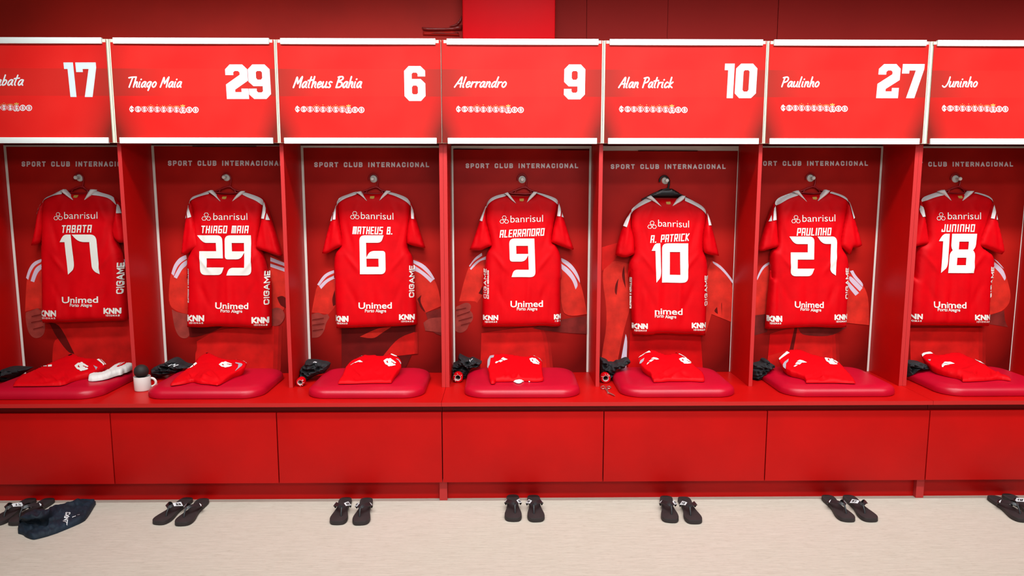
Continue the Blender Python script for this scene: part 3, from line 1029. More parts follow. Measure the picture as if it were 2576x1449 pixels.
# margins of white board left of, right of and above the print (metres)
MARGIN = {0: (.015, .008, .008), 1: (.015, .008, .004), 2: (.014, .008, .012), 3: (.010, .012, .016), 4: (.002, .004, .026), 5: (.008, .012, .009), 6: (.008, .006, .010)}
ART = {
    0: [('sleeve', [(107, 650), (80, 660), (67, 695), (63, 784), (92, 775), (108, 777), (120, 720)]),
        ('lilac', [(108, 650), (85, 658), (72, 676), (65.5, 699), (71, 704), (77, 684), (88, 667), (108, 657)]),
        ('lilac', [(108, 662), (90, 672), (82, 690), (77, 707), (86, 710), (91, 695), (97, 683), (108, 674)]),
        ('skin', [(65, 786), (95, 775), (109, 788), (115, 828), (106, 848), (85, 852), (70, 835), (64, 800)]),
        ('torso', [(132, 812), (148, 850), (132, 860), (131, 960), (345, 960), (345, 800)]),
        ('dark', [(124, 812), (150, 815), (187, 890), (172, 888), (140, 845)]),
        ('lilac', [(306, 652), (325, 652), (325, 661), (306, 660)]), ('lilac', [(306, 663), (325, 664), (325, 671), (306, 670)])],
    1: [('sleeve', [(470, 642), (442, 655), (432, 684), (427, 700), (423, 767), (446, 784), (474, 791), (490, 700)]),
        ('lilac', [(468, 641), (450, 649), (437, 667), (431, 688), (437, 694), (444, 674), (455, 660), (470, 651)]),
        ('lilac', [(470, 654), (456, 663), (446, 679), (437, 697), (445, 701), (451, 690), (459, 676), (471, 667)]),
        ('skin', [(432, 778), (446, 786), (474, 791), (480, 822), (478, 844), (466, 853), (449, 847), (438, 822)]),
        ('dark', [(474, 822), (560, 822), (533, 836), (495, 848), (477, 848)]),
        ('torso', [(495, 859), (552, 825), (690, 820), (686, 960), (494, 960), (490, 890), (496, 880)]),
        ('sleeve', [(680, 640), (720, 662), (720, 782), (690, 800), (680, 760)]),
        ('lilac', [(680, 647), (720, 663), (720, 671), (680, 657)]), ('lilac', [(680, 663), (720, 676), (720, 685), (680, 671)]),
        ('skin', [(680, 779), (695, 773), (710, 777), (719, 796), (704, 820), (680, 820)]),
        ('dark', [(697, 748), (710, 743), (722, 752), (720, 774), (705, 769)])],
    2: [('sleeve', [(798, 714), (842, 679), (860, 720), (845, 765), (841, 774), (826, 791), (817, 789), (784, 786), (790, 752)]),
        ('lilac', [(798, 716), (812, 694), (826, 684), (843, 679), (843, 686), (821, 695), (803, 719)]),
        ('lilac', [(803, 720), (819, 703), (843, 692), (843, 700), (824, 709), (808, 727)]),
        ('dark', [(842, 730), (835, 752), (838, 770), (845, 766)]),
        ('skin', [(784, 791), (800, 785), (814, 793), (824, 790), (829, 798), (819, 815), (817, 830), (804, 849), (785, 850)]),
        ('sleeve', [(1040, 650), (1062, 660), (1093, 702), (1104, 730), (1110, 770), (1070, 787), (1052, 762), (1040, 750)]),
        ('lilac', [(1040, 654), (1064, 663), (1082, 681), (1094, 702), (1090, 704), (1078, 690), (1060, 673), (1040, 662)]),
        ('lilac', [(1040, 666), (1058, 678), (1072, 688), (1090, 704), (1083, 711), (1070, 698), (1055, 686), (1040, 680)]),
        ('dark', [(1050, 752), (1060, 742), (1056, 758), (1071, 786), (1058, 775)]),
        ('skin2', [(1071, 787), (1110, 775), (1112, 845), (1085, 835)]), ('skin', [(1065, 812), (1080, 800), (1110, 798), (1110, 836), (1070, 832)]),
        ('dark', [(859, 820), (1045, 818), (1043, 883), (1000, 960), (860, 960)]),
        ('sleeve', [(905, 847), (950, 825), (985, 822), (960, 838), (940, 853)]), ('torso', [(1000, 850), (1043, 835), (1043, 890), (960, 900)])],
    3: [('sleeve', [(1180, 667), (1200, 650), (1225, 643), (1235, 700), (1216, 740), (1200, 762), (1195, 757), (1155, 758), (1165, 715)]),
        ('lilac', [(1180, 669), (1194.5, 648), (1212, 636), (1213, 643), (1192, 657), (1182, 671)]),
        ('lilac', [(1182, 676), (1197, 657), (1222, 645), (1222, 653), (1207, 656), (1185, 679)]),
        ('dark', [(1204, 738), (1216, 716), (1216, 742)]),
        ('skin', [(1147, 772), (1170, 761), (1182, 763), (1186, 772), (1182, 781), (1190, 789), (1190, 805), (1180, 815), (1175, 830), (1158, 839), (1144, 832)]),
        ('torso', [(1211, 838), (1347, 818), (1368, 839), (1377, 960), (1207, 960)]),
        ('sleeve', [(1410, 650), (1440, 670), (1460, 710), (1470, 750), (1477, 790), (1432, 797), (1410, 780)]),
        ('lilac', [(1412, 649), (1431, 658), (1448, 677), (1458, 699), (1459, 712), (1452, 700), (1440, 682), (1425, 667), (1412, 658)]),
        ('lilac', [(1411, 663), (1430, 675), (1445, 694), (1455, 717), (1448, 728), (1440, 705), (1425, 688), (1411, 676)]),
        ('skin2', [(1432, 800), (1475, 795), (1480, 840), (1400, 836), (1340, 826), (1380, 812)])],
    4: [('sleeve', [(1512, 685), (1530, 665), (1548, 654), (1584, 664), (1590, 760), (1566, 840), (1545, 960), (1512, 960), (1512, 900), (1530, 800)]),
        ('torso', [(1514, 622), (1562, 608), (1552, 650), (1514, 682)]),
        ('dark', [(1548, 715), (1556, 700), (1551, 742), (1546, 735)]), ('dark', [(1564, 690), (1570, 668), (1574, 725), (1567, 705)]),
        ('bright', [(1586, 830), (1762, 835), (1770, 960), (1578, 960)]),
        ('lilac', [(1574, 840), (1579, 856), (1573, 960), (1552, 960)]),
        ('sleeve', [(1790, 655), (1815, 665), (1846, 712), (1840, 810), (1790, 790), (1775, 840), (1770, 700)]),
        ('lilac', [(1793, 657), (1814, 668), (1840, 699), (1847, 714), (1843, 714), (1830, 695), (1810, 674), (1793, 662)]),
        ('dark', [(1797, 780), (1804, 772), (1806, 790), (1798, 785)]), ('dark', [(1814, 765), (1816, 760), (1816, 795)])],
    5: [('sleeve', [(1899, 710), (1918, 668), (1937, 659), (1945, 730), (1936, 790), (1896, 793)]),
        ('lilac', [(1904, 697), (1918, 668), (1937, 658), (1937, 664), (1920, 675), (1905, 705)]),
        ('skin2', [(1896, 794), (1927, 790), (1930, 835), (1894, 845)]),
        ('torso', [(1937, 840), (1998, 820), (2092, 840), (2097, 960), (1926, 960)]),
        ('bright', [(1937, 842), (1998, 824), (1985, 880), (1932, 895)]),
        ('dark', [(1986, 880), (1999, 824), (2006, 824), (1996, 880)]),
        ('skin2', [(2006, 822), (2132, 822), (2092, 847), (2024, 844), (2013, 837)]),
        ('sleeve', [(2130, 680), (2171, 714), (2186, 750), (2186, 818), (2128, 812)]),
        ('lilac', [(2138, 682), (2146, 680), (2152, 692), (2172, 714), (2170, 722), (2148, 700)]),
        ('lilac', [(2136, 696), (2142, 695), (2170, 724), (2163, 733), (2136, 706)]),
        ('lilac', [(2134, 708), (2161, 737), (2152, 744), (2132, 720)])],
    6: [('sleeve', [(2494, 652), (2520, 670), (2532, 695), (2546, 750), (2526, 782), (2488, 792)]),
        ('lilac', [(2496, 656), (2521, 673), (2532, 698), (2527, 706), (2517, 688), (2496, 667)]),
        ('lilac', [(2500, 651), (2510, 657), (2526, 676), (2520, 672)]),
        ('skin2', [(2488, 794), (2526, 781), (2528, 808), (2536, 823), (2488, 815)]),
        ('torso', [(2288, 825), (2462, 825), (2462, 960), (2292, 960)])],
}
FING = {0: [((80, 796), (107, 790)), ((79, 811), (108, 806)), ((84, 828), (108, 822))],
        2: [((786, 805), (814, 800)), ((786, 818), (815, 814)), ((787, 832), (812, 828))],
        3: [((1148, 780), (1172, 775)), ((1150, 795), (1182, 784)), ((1154, 807), (1187, 798)), ((1160, 818), (1182, 812))]}
for b in range(7):
    xa, xb = XS[b - 1] + (.0205 if b in (0, 3, 6) else .0105), XS[b] - (.0205 if b in (2, 5) else .0105)
    num = SIGNS[b][5]
    lab = 'poster of a player in red, behind the hanging jersey numbered %s' % (num if b < 6 else '18')
    po = thing('poster', lab, 'poster', ((xa + xb) / 2, PY, ZB), 'player posters at the back of the bays')
    ml, mr, mt = MARGIN[b]
    zt = 1.778
    MB().box((xa, PY - .011, ZB + .001), (xb, PY - .001, zt)).build('board', 'poster_board', po)
    yf = PY - .0125
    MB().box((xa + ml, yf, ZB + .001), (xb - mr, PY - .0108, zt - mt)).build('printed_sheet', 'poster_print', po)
    lim0, lim1 = xa + ml, xb - mr

    def mk(dy):
        def f(u, v):
            q = at(u, v, yf - dy)
            q.x = min(max(q.x, lim0), lim1)
            q.z = max(q.z, ZB + .002)
            return q
        return f
    art = []
    for m, pts in ART[b]:               # the printed shirts fade out to the right
        if m == 'torso' and b != 4:
            x0_ = min(p[0] for p in pts)
            for f_, k_ in ((1.10, 'fade1'), (1.055, 'fade2')):
                art.append((k_, [(x0_ + (x - x0_) * f_, y) for x, y in pts]))
        art.append((m, pts))
    for i, (m, pts) in enumerate(art):
        mm = {'sleeve': 'poster_sleeve', 'torso': 'poster_torso', 'lilac': 'poster_lilac', 'skin': 'poster_skin', 'skin2': 'poster_skin_dark', 'dark': 'poster_dark', 'bright': 'poster_bright', 'fade1': 'poster_fade_far', 'fade2': 'poster_fade_near'}[m]
        nm = {'sleeve': 'printed_sleeve', 'torso': 'printed_shirt', 'lilac': 'printed_stripe', 'skin': 'printed_hand', 'skin2': 'printed_forearm', 'dark': 'printed_fold', 'bright': 'printed_shorts', 'fade1': 'printed_fade', 'fade2': 'printed_fade'}[m]
        flat(nm, [[soften(pts, 2, 60)]], mm, mk(.0004 + .0003 * i), po)
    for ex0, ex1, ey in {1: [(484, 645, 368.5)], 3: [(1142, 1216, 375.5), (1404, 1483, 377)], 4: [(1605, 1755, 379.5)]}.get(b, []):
        flat('edge_strip', [[[(ex0, ey - 1.2), (ex1, ey - .6), (ex1, ey + 1.2), (ex0, ey + .8)]]], 'gap_dark', lambda u, v: at(u, v, yf - .003), po)  # strip of black tape along the top of the poster
    if b in FING:
        flat('printed_knuckles', [[q] for f in FING[b] for q in stroke(f, 1.6, 'round')], 'poster_dark', mk(.006), po)
    x0, x1, yb, yt = POSTER_TEXT[b]
    for wd_, polys in words(SANS, 'SPORT CLUB INTERNACIONAL', .24, (x0, yb), (x1 - x0, 0), (0, yt - yb), .62, gw=.75):
        flat('poster_lettering', polys, 'poster_white', mk(.0006), po)

# ------------------------------------------------------------------ coat pegs, hangers and the hanging jerseys
NUM = {0: '17', 1: '29', 2: '6', 3: '9', 4: '10', 5: '27', 6: '18'}
PEG = {0: (201, 447), 1: (570, 446), 2: (940, 450), 3: (1313.5, 451.5), 4: (1674, 454), 5: (2039, 448), 6: (2404, 450)}
peg0 = None
for b in range(7):
    loc = at(PEG[b][0], PEG[b][1], PY - .013)
    lab = 'round white coat peg holding the %s hanger of jersey %s' % ('black' if b == 4 else 'red', NUM[b])
    if peg0 is None:
        peg0 = thing('coat_peg', lab, 'coat peg', loc, 'white coat pegs')
        autosmooth(MB().lathe([(.0001, -.004), (.018, -.004), (.0205, -.001), (.021, .004), (.021, .0005)], loc, 'y').build('base_disc', 'peg_white', peg0))
        autosmooth(MB().lathe([(.0055, -.003), (.0055, -.034)], loc, 'y', 16).build('stem', 'peg_white', peg0))
        autosmooth(MB().lathe([(.0055, -.034), (.009, -.036), (.0105, -.041), (.008, -.046), (.0001, -.047)], loc, 'y', 24).build('knob', 'peg_white', peg0))
    else:
        copy_tree(peg0, loc, None, lab)

HY0 = .562       # hangers hang here, in front of the posters
HOFF = {0: (-4, 0), 1: (0, 0), 2: (0, 5), 3: (18, 6), 4: (-74, 26), 5: (-82, 0), 6: (20, 0)}
for b in range(7):
    ox, oy = HOFF[b]

    def H(*p, y=HY0):
        return [at(*q, y) for q in U(b, *[(x + ox, v + oy) for x, v in p])]
    m = 'hanger_black' if b == 4 else 'hanger_red'
    col = 'black' if b == 4 else 'red'
    t = thing('coat_hanger', '%s plastic coat hanger inside jersey %s' % (col, NUM[b]), 'hanger', H((860, 560))[0], 'plastic coat hangers')
    hook = H((858, 500), (868, 470), (874, 430), (868, 392), (848, 366), (822, 357), (795, 368), (778, 394), (774, 420))
    hook = smooth(hook)
    autosmooth(MB().tube(hook, .0055 if b == 4 else .004, 8).build('hook', m, t), 60)
    body = MB()
    dz = 22 if b == 4 else 0
    sh = H((590, 582 + dz), (650, 564 + dz / 2), (700, 548), (770, 520), (858, 492), (900, 520), (980, 548), (1030, 562 + dz / 2), (1090, 582 + dz))
    body.tube(smooth(sh), .0068, 8, .005)
    body.tube(H((700, 556), (860, 566), (985, 556)), .005, 8)
    autosmooth(body.build('shoulder_bar', m, t), 60)
    if b == 4:
        P = Puff([U(4, (585, 600), (650, 560), (720, 520), (830, 515), (900, 555), (945, 600), (900, 605), (650, 605))], lambda u, v: at(u, v, HY0 - .004), (0, -1, 0), .004, 4)
        P.build('yoke', m, t, 5, lambda q: q + Vector((0, .008, 0)))
    else:
        autosmooth(MB().tube(smooth(H((745, 560), (765, 525), (790, 506), (835, 498), (880, 506), (905, 525), (925, 560))), .0038, 8).build('yoke', m, t), 60)

J = {}
J[0] = dict(
    body=U(0, (640, 530), (665, 545), (720, 572), (895, 572), (945, 545), (975, 528), (1175, 590), (1225, 650), (1232, 800), (1190, 940), (1215, 1080), (1265, 1190), (1290, 1449)) +
    L(0, (1305, 260), (1320, 480), (1310, 522), (1000, 530), (700, 542), (445, 547), (442, 100)) + U(0, (432, 1140), (445, 950), (440, 850), (450, 690), (475, 610), (560, 575)),
    sl=U(0, (452, 650), (420, 690), (400, 740), (350, 1000), (322, 1105), (338, 1110), (410, 1085), (430, 1000), (448, 920), (455, 800)),
    sr=U(0, (1222, 655), (1250, 700), (1265, 770), (1290, 900), (1302, 1060), (1290, 1078), (1225, 1080), (1165, 990), (1180, 850), (1212, 720)),
    wb=[U(0, (645, 528), (668, 545), (672, 572), (560, 592), (460, 650), (446, 690), (446, 650), (478, 608), (560, 575)), U(0, (958, 578), (985, 532), (1060, 555), (1170, 588), (1205, 625), (1226, 690), (1180, 622), (1090, 592))],
    wl=[U(0, (446, 668), (408, 780), (386, 782), (402, 738), (420, 692))], wr=[U(0, (1232, 672), (1250, 702), (1268, 770), (1236, 770))],
    co=[U(0, (628, 540), (655, 522), (690, 560), (755, 634), (695, 592), (660, 566)), U(0, (940, 522), (980, 526), (962, 575), (875, 634), (910, 565))],
    kl=(107, 153, 794, 778, 1), kr=(271, 312, 787, 772, 1))
J[1] = dict(
    body=U(1, (650, 537), (670, 552), (720, 576), (940, 578), (975, 552), (1005, 543), (1185, 605), (1215, 640), (1215, 690), (1195, 830), (1150, 1095), (1200, 1180), (1235, 1300), (1262, 1449)) +
    L(1, (1410, 100), (1415, 300), (1413, 600), (1330, 606), (1250, 605), (1150, 592), (1000, 590), (860, 581), (700, 597), (542, 590), (550, 300), (552, 0)) + U(1, (412, 1449), (415, 1250), (470, 1160), (490, 850), (475, 700), (445, 650), (465, 602), (560, 570)),
    sl=U(1, (445, 655), (420, 740), (400, 830), (375, 1010), (355, 1195), (385, 1212), (470, 1160), (580, 1135), (560, 1085), (490, 830), (478, 690)),
    sr=U(1, (1216, 645), (1255, 740), (1285, 840), (1340, 1020), (1398, 1212), (1380, 1222), (1250, 1175), (1130, 1140), (1130, 1098), (1165, 960), (1190, 830), (1210, 700)),
    wb=[U(1, (645, 536), (668, 545), (662, 572), (540, 602), (455, 652), (442, 690), (442, 645), (466, 603), (560, 570)), U(1, (985, 562), (1005, 545), (1185, 605), (1218, 645), (1212, 690), (1170, 645), (1060, 602))],
    wl=[U(1, (428, 690), (442, 685), (476, 808), (440, 820), (424, 740)), U(1, (411, 762), (426, 815), (400, 834))], wr=[U(1, (1222, 655), (1250, 740), (1234, 828), (1196, 825), (1214, 705)), U(1, (1256, 768), (1285, 842), (1250, 838))],
    co=[U(1, (630, 542), (662, 530), (700, 575), (760, 648), (700, 592), (662, 566)), U(1, (1002, 540), (970, 542), (925, 585), (885, 648), (980, 580))],
    kl=(478, 521, 806, 790, 1), kr=(640, 680, 811, 795, 1))
J[2] = dict(
    body=U(2, (650, 545), (680, 555), (720, 574), (910, 570), (965, 545), (1000, 543), (1180, 610), (1215, 660), (1215, 760), (1178, 1080), (1185, 1150), (1235, 1230), (1252, 1449)) +
    L(2, (1350, 300), (1365, 565), (1240, 578), (1100, 585), (900, 588), (700, 600), (525, 602), (512, 300), (502, 0)) + U(2, (415, 1449), (416, 1190), (500, 1110), (470, 880), (448, 720), (455, 650), (500, 597)),
    sl=U(2, (440, 690), (405, 770), (375, 860), (330, 1020), (290, 1188), (330, 1200), (415, 1150), (515, 1110), (500, 1050), (465, 850), (450, 700)),
    sr=U(2, (1216, 665), (1245, 750), (1265, 830), (1310, 980), (1362, 1132), (1330, 1130), (1215, 1105), (1175, 1085), (1170, 980), (1208, 760)),
    wb=[U(2, (640, 545), (672, 552), (662, 577), (540, 616), (462, 670), (444, 700), (446, 650), (474, 606), (560, 575)), U(2, (970, 565), (1000, 545), (1165, 600), (1210, 650), (1216, 700), (1180, 650), (1060, 590))],
    wl=[U(2, (432, 695), (442, 690), (440, 834), (412, 838), (420, 745)), U(2, (408, 755), (402, 848), (381, 852))], wr=[U(2, (1220, 685), (1248, 755), (1252, 830), (1226, 826))],
    co=[U(2, (640, 552), (688, 543), (712, 580), (757, 644), (712, 602), (676, 575)), U(2, (958, 535), (1000, 541), (975, 566), (886, 640), (918, 580))],
    kl=(847, 880, 807, 792, .8), kr=(1008, 1045, 802, 788, 1))
J[3] = dict(
    body=U(3, (665, 562), (700, 575), (740, 598), (935, 600), (985, 560), (1005, 550), (1190, 610), (1218, 645), (1215, 710), (1180, 850), (1145, 1075), (1200, 1100), (1250, 1230), (1255, 1449)) +
    L(3, (1237, 100), (1242, 580), (1180, 587), (1050, 575), (900, 584), (700, 586), (425, 590), (432, 200), (436, 0)) + U(3, (442, 1449), (470, 1180), (520, 1120), (490, 960), (455, 840), (470, 690), (500, 622), (560, 590)),
    sl=U(3, (468, 690), (430, 770), (400, 850), (360, 980), (295, 1150), (350, 1158), (420, 1160), (470, 1130), (535, 1110), (500, 980), (465, 840)),
    sr=U(3, (1218, 645), (1250, 735), (1275, 815), (1330, 1000), (1382, 1145), (1365, 1156), (1260, 1120), (1145, 1075), (1160, 960), (1195, 810), (1210, 710)),
    wb=[U(3, (660, 566), (692, 566), (682, 592), (560, 622), (490, 672), (472, 720), (468, 690), (495, 630), (560, 590)), U(3, (980, 562), (1005, 552), (1190, 610), (1222, 652), (1214, 685), (1160, 637), (1060, 592))],
    wl=[U(3, (462, 700), (470, 700), (440, 800), (428, 853), (400, 846), (430, 772))], wr=[U(3, (1224, 662), (1248, 730), (1236, 803), (1205, 800), (1214, 715)), U(3, (1256, 760), (1276, 815), (1250, 806))],
    co=[U(3, (658, 566), (692, 553), (730, 600), (780, 670), (726, 630), (690, 590)), U(3, (962, 548), (1002, 549), (980, 582), (892, 660), (918, 600))],
    kl=(1217, 1254, 803, 790, 1), kr=(1394, 1410, 801, 788, .45))
J[4] = dict(
    body=U(4, (590, 603), (620, 615), (660, 627), (900, 622), (945, 608), (975, 600), (1140, 695), (1180, 735), (1190, 810), (1155, 1000), (1150, 1160), (1195, 1250), (1205, 1449)) +
    L(4, (1192, 100), (1186, 450), (1176, 680), (1100, 674), (1040, 664), (950, 668), (800, 658), (650, 658), (640, 672), (520, 672), (422, 668), (415, 500), (400, 200), (388, 0)) + U(4, (378, 1449), (380, 1280), (430, 1200), (420, 1040), (390, 900), (410, 750), (470, 672)),
    sl=U(4, (408, 735), (370, 800), (330, 890), (290, 1010), (258, 1120), (246, 1208), (345, 1242), (440, 1195), (440, 1040), (395, 900)),
    sr=U(4, (1185, 748), (1215, 810), (1240, 895), (1290, 1080), (1320, 1215), (1205, 1205), (1150, 1165), (1150, 1000), (1185, 830)),
    wb=[U(4, (580, 603), (618, 608), (618, 635), (500, 690), (420, 742), (396, 800), (392, 762), (408, 728), (480, 665)), U(4, (960, 602), (1050, 643), (1140, 692), (1182, 740), (1190, 800), (1130, 735), (1050, 688), (950, 642))],
    wl=[U(4, (398, 755), (396, 780), (352, 915), (320, 902), (348, 835), (378, 790))], wr=[U(4, (1190, 765), (1215, 812), (1238, 896), (1200, 896))],
    co=[U(4, (572, 606), (614, 588), (660, 630), (722, 702), (670, 668), (618, 634)), U(4, (935, 588), (972, 592), (950, 636), (836, 698), (868, 650))],
    kl=(1591, 1627, 825, 811, 1), kr=(1738, 1774, 823, 809, 1))
J[5] = dict(
    body=U(5, (590, 543), (620, 555), (665, 576), (850, 578), (905, 548), (940, 538), (1090, 590), (1130, 630), (1115, 730), (1065, 1000), (1055, 1120), (1140, 1240), (1130, 1449)) +
    L(5, (1122, 300), (1112, 590), (1060, 598), (930, 598), (800, 588), (600, 595), (400, 608), (275, 610), (300, 300), (330, 0)) + U(5, (336, 1449), (318, 1180), (395, 1120), (390, 870), (378, 700), (400, 632), (480, 588)),
    sl=U(5, (370, 670), (335, 750), (300, 850), (255, 1000), (208, 1160), (230, 1170), (320, 1145), (412, 1120), (400, 1000), (392, 880), (380, 750)),
    sr=U(5, (1130, 640), (1160, 700), (1200, 820), (1240, 960), (1280, 1105), (1240, 1130), (1180, 1130), (1160, 1200), (1045, 1110), (1070, 960), (1112, 730)),
    wb=[U(5, (578, 545), (612, 548), (612, 578), (480, 622), (380, 690), (368, 680), (370, 650), (402, 612), (480, 578)), U(5, (920, 562), (945, 540), (1090, 588), (1130, 632), (1136, 680), (1095, 635), (1020, 592))],
    wl=[U(5, (348, 730), (370, 690), (376, 838), (335, 846)), U(5, (326, 790), (326, 850), (299, 856))], wr=[U(5, (1128, 640), (1152, 662), (1200, 812), (1170, 828), (1148, 730))],
    co=[U(5, (574, 548), (618, 534), (650, 580), (705, 652), (652, 602), (612, 572)), U(5, (905, 526), (946, 538), (920, 572), (820, 645), (850, 600))],
    kl=(1930, 1962, 807, 792, .95), kr=(2093, 2128, 802, 788, .97))
J[6] = dict(
    body=U(6, (700, 540), (740, 555), (790, 573), (965, 572), (1010, 548), (1035, 545), (1190, 590), (1225, 640), (1205, 730), (1150, 900), (1080, 1100), (1180, 1170), (1240, 1215), (1235, 1449)) +
    L(6, (1207, 100), (1186, 580), (1000, 578), (800, 575), (550, 574), (350, 575), (370, 200), (395, 0)) + U(6, (412, 1449), (440, 1120), (545, 1070), (535, 900), (510, 720), (488, 650), (500, 610), (590, 572)),
    sl=U(6, (490, 640), (465, 700), (445, 780), (410, 950), (378, 1100), (390, 1130), (480, 1108), (570, 1090), (545, 920), (510, 720)),
    sr=U(6, (1226, 645), (1255, 750), (1278, 840), (1320, 1010), (1357, 1160), (1330, 1200), (1210, 1150), (1080, 1110), (1090, 1060), (1150, 900), (1205, 730)),
    wb=[U(6, (685, 540), (722, 548), (716, 577), (600, 602), (500, 642), (484, 660), (480, 640), (500, 605), (560, 580)), U(6, (1010, 562), (1040, 548), (1190, 592), (1226, 638), (1218, 670), (1150, 602))],
    wl=[U(6, (470, 690), (492, 715), (508, 805), (474, 808), (455, 745))], wr=[U(6, (1230, 672), (1246, 742), (1216, 828), (1188, 822), (1218, 710)), U(6, (1256, 768), (1276, 835), (1240, 838))],
    co=[U(6, (680, 545), (732, 528), (762, 575), (803, 641), (760, 600), (722, 572)), U(6, (998, 540), (1040, 540), (1010, 576), (920, 642), (958, 590))],
    kl=(2286, 2312, 801, 787, 1), kr=(2445, 2484, 803, 789, 1))
# printed words: icon centre, sponsor word (x0, x1, y base left, y base right, ascender top), shirt name (text, x0, x1, base l, base r, height),
# digits (char, x0, x1, top, base), chest-hem word, town line, vertical words (text, x at baseline, y start (low), y end, height)
JT = {
    0: dict(icon=(156, 543.5), sp=(171, 254, 550, 549.5, 17), nm=('TABATA', 165, 237, 585, 584, 19), dg=[('1', 163, 193, 589, 689, -10), ('7', 195, 255, 589, 688, -9)], un=(165, 255, 760, 759, 15.5), pa=(184, 241, 769, 769, 9), cg=[('CIGAME', 313.5, 736, 661, 13)]),
    1: dict(icon=(526, 544.5), sp=(543, 628, 552.5, 552.5, 17), nm=('THIAGO MAIA', 513, 628, 586, 586, 19), dg=[('2', 505, 567, 591, 690, -4), ('9', 572, 637, 591, 691, -2)], un=(547, 630, 774, 775, 15.5), pa=(561, 615, 783, 784, 9), cg=[('CIGAME', 680, 763, 682, 12), ('ELETRICOS E HIDRAULICOS', 480, 759, 675, 4)]),
    2: dict(icon=(896, 541), sp=(911, 992, 550, 552, 17), nm=('MATHEUS B.', 891, 988, 588, 589, 19), dg=[('6', 908, 972, 591, 688, -2)], un=(905, 988, 774, 773.5, 15.5), pa=(921, 974, 783, 783, 9), cg=[('CIGAME', 1043, 745, 668, 12)]),
    3: dict(icon=(1268.5, 552), sp=(1284, 1365, 559, 557, 17), nm=('ALERRANDRO', 1258, 1366, 597, 592, 19), dg=[('9', 1282, 1345, 599, 695, -3)], un=(1284, 1365, 770, 769, 15.5), pa=(1300, 1351, 778, 778, 9), cg=[('CIGAME', 1224, 748, 676, 7), ('ELETRICOS E HIDRAULICOS', 1230, 749, 679, 4)]),
    4: dict(icon=(1637, 565), sp=(1652, 1729, 569, 571.5, 17), nm=('A. PATRICK', 1634, 1727, 610, 605, 19), dg=[('1', 1637, 1659, 611, 709, -3), ('0', 1662, 1727, 611, 709, 0)], un=(1644, 1713, 788, 789, 15.5), pa=(1644, 1697, 796, 798, 9), cg=[('CIGAME', 1779, 767, 693, 10), ('ELETRICOS E HIDRAULICOS', 1588, 775, 697, 4)]),
    5: dict(icon=(1996, 551), sp=(2012, 2094, 557.5, 556, 17), nm=('PAULINHO', 1999, 2081, 592, 591, 19), dg=[('2', 1979, 2041, 594, 693, 1), ('7', 2047, 2097, 594, 691, 4)], un=(1993, 2065, 771, 772, 15.5), pa=(2007, 2059, 779, 781, 9), cg=[('CIGAME', 2132, 749, 674, 12)]),
    6: dict(icon=(2358, 544), sp=(2375, 2457, 551, 551, 17), nm=('JUNINHO', 2360, 2439, 582.5, 582.5, 19), dg=[('1', 2350, 2376, 587, 685, 6), ('8', 2379, 2443, 587, 685, 8)], un=(2340, 2420, 771.5, 773, 15.5), pa=(2350, 2405, 780, 781, 9), cg=[('CIGAME', 2494, 747, 671, 11)]),
}


def word_decal(name, word, bold, box, host, parent, m, ref, off=.0016):
    x0, x1, yl, yr, h = box
    P, Fc = bfont(word, bold, (x0, yl), (x1 - x0, yr - yl), (0, -h), ref)
    n = max(abs(v) for f in Fc for v in f)
    a, b2, c = (P[i] for i in Fc[0][:3])
    ar = (b2[0] - a[0]) * (c[1] - a[1]) - (b2[1] - a[1]) * (c[0] - a[0])
    if ar > 0:
        Fc = [f[::-1] for f in Fc]
    return mesh(name, host.on(P, off), Fc, m, parent, True)


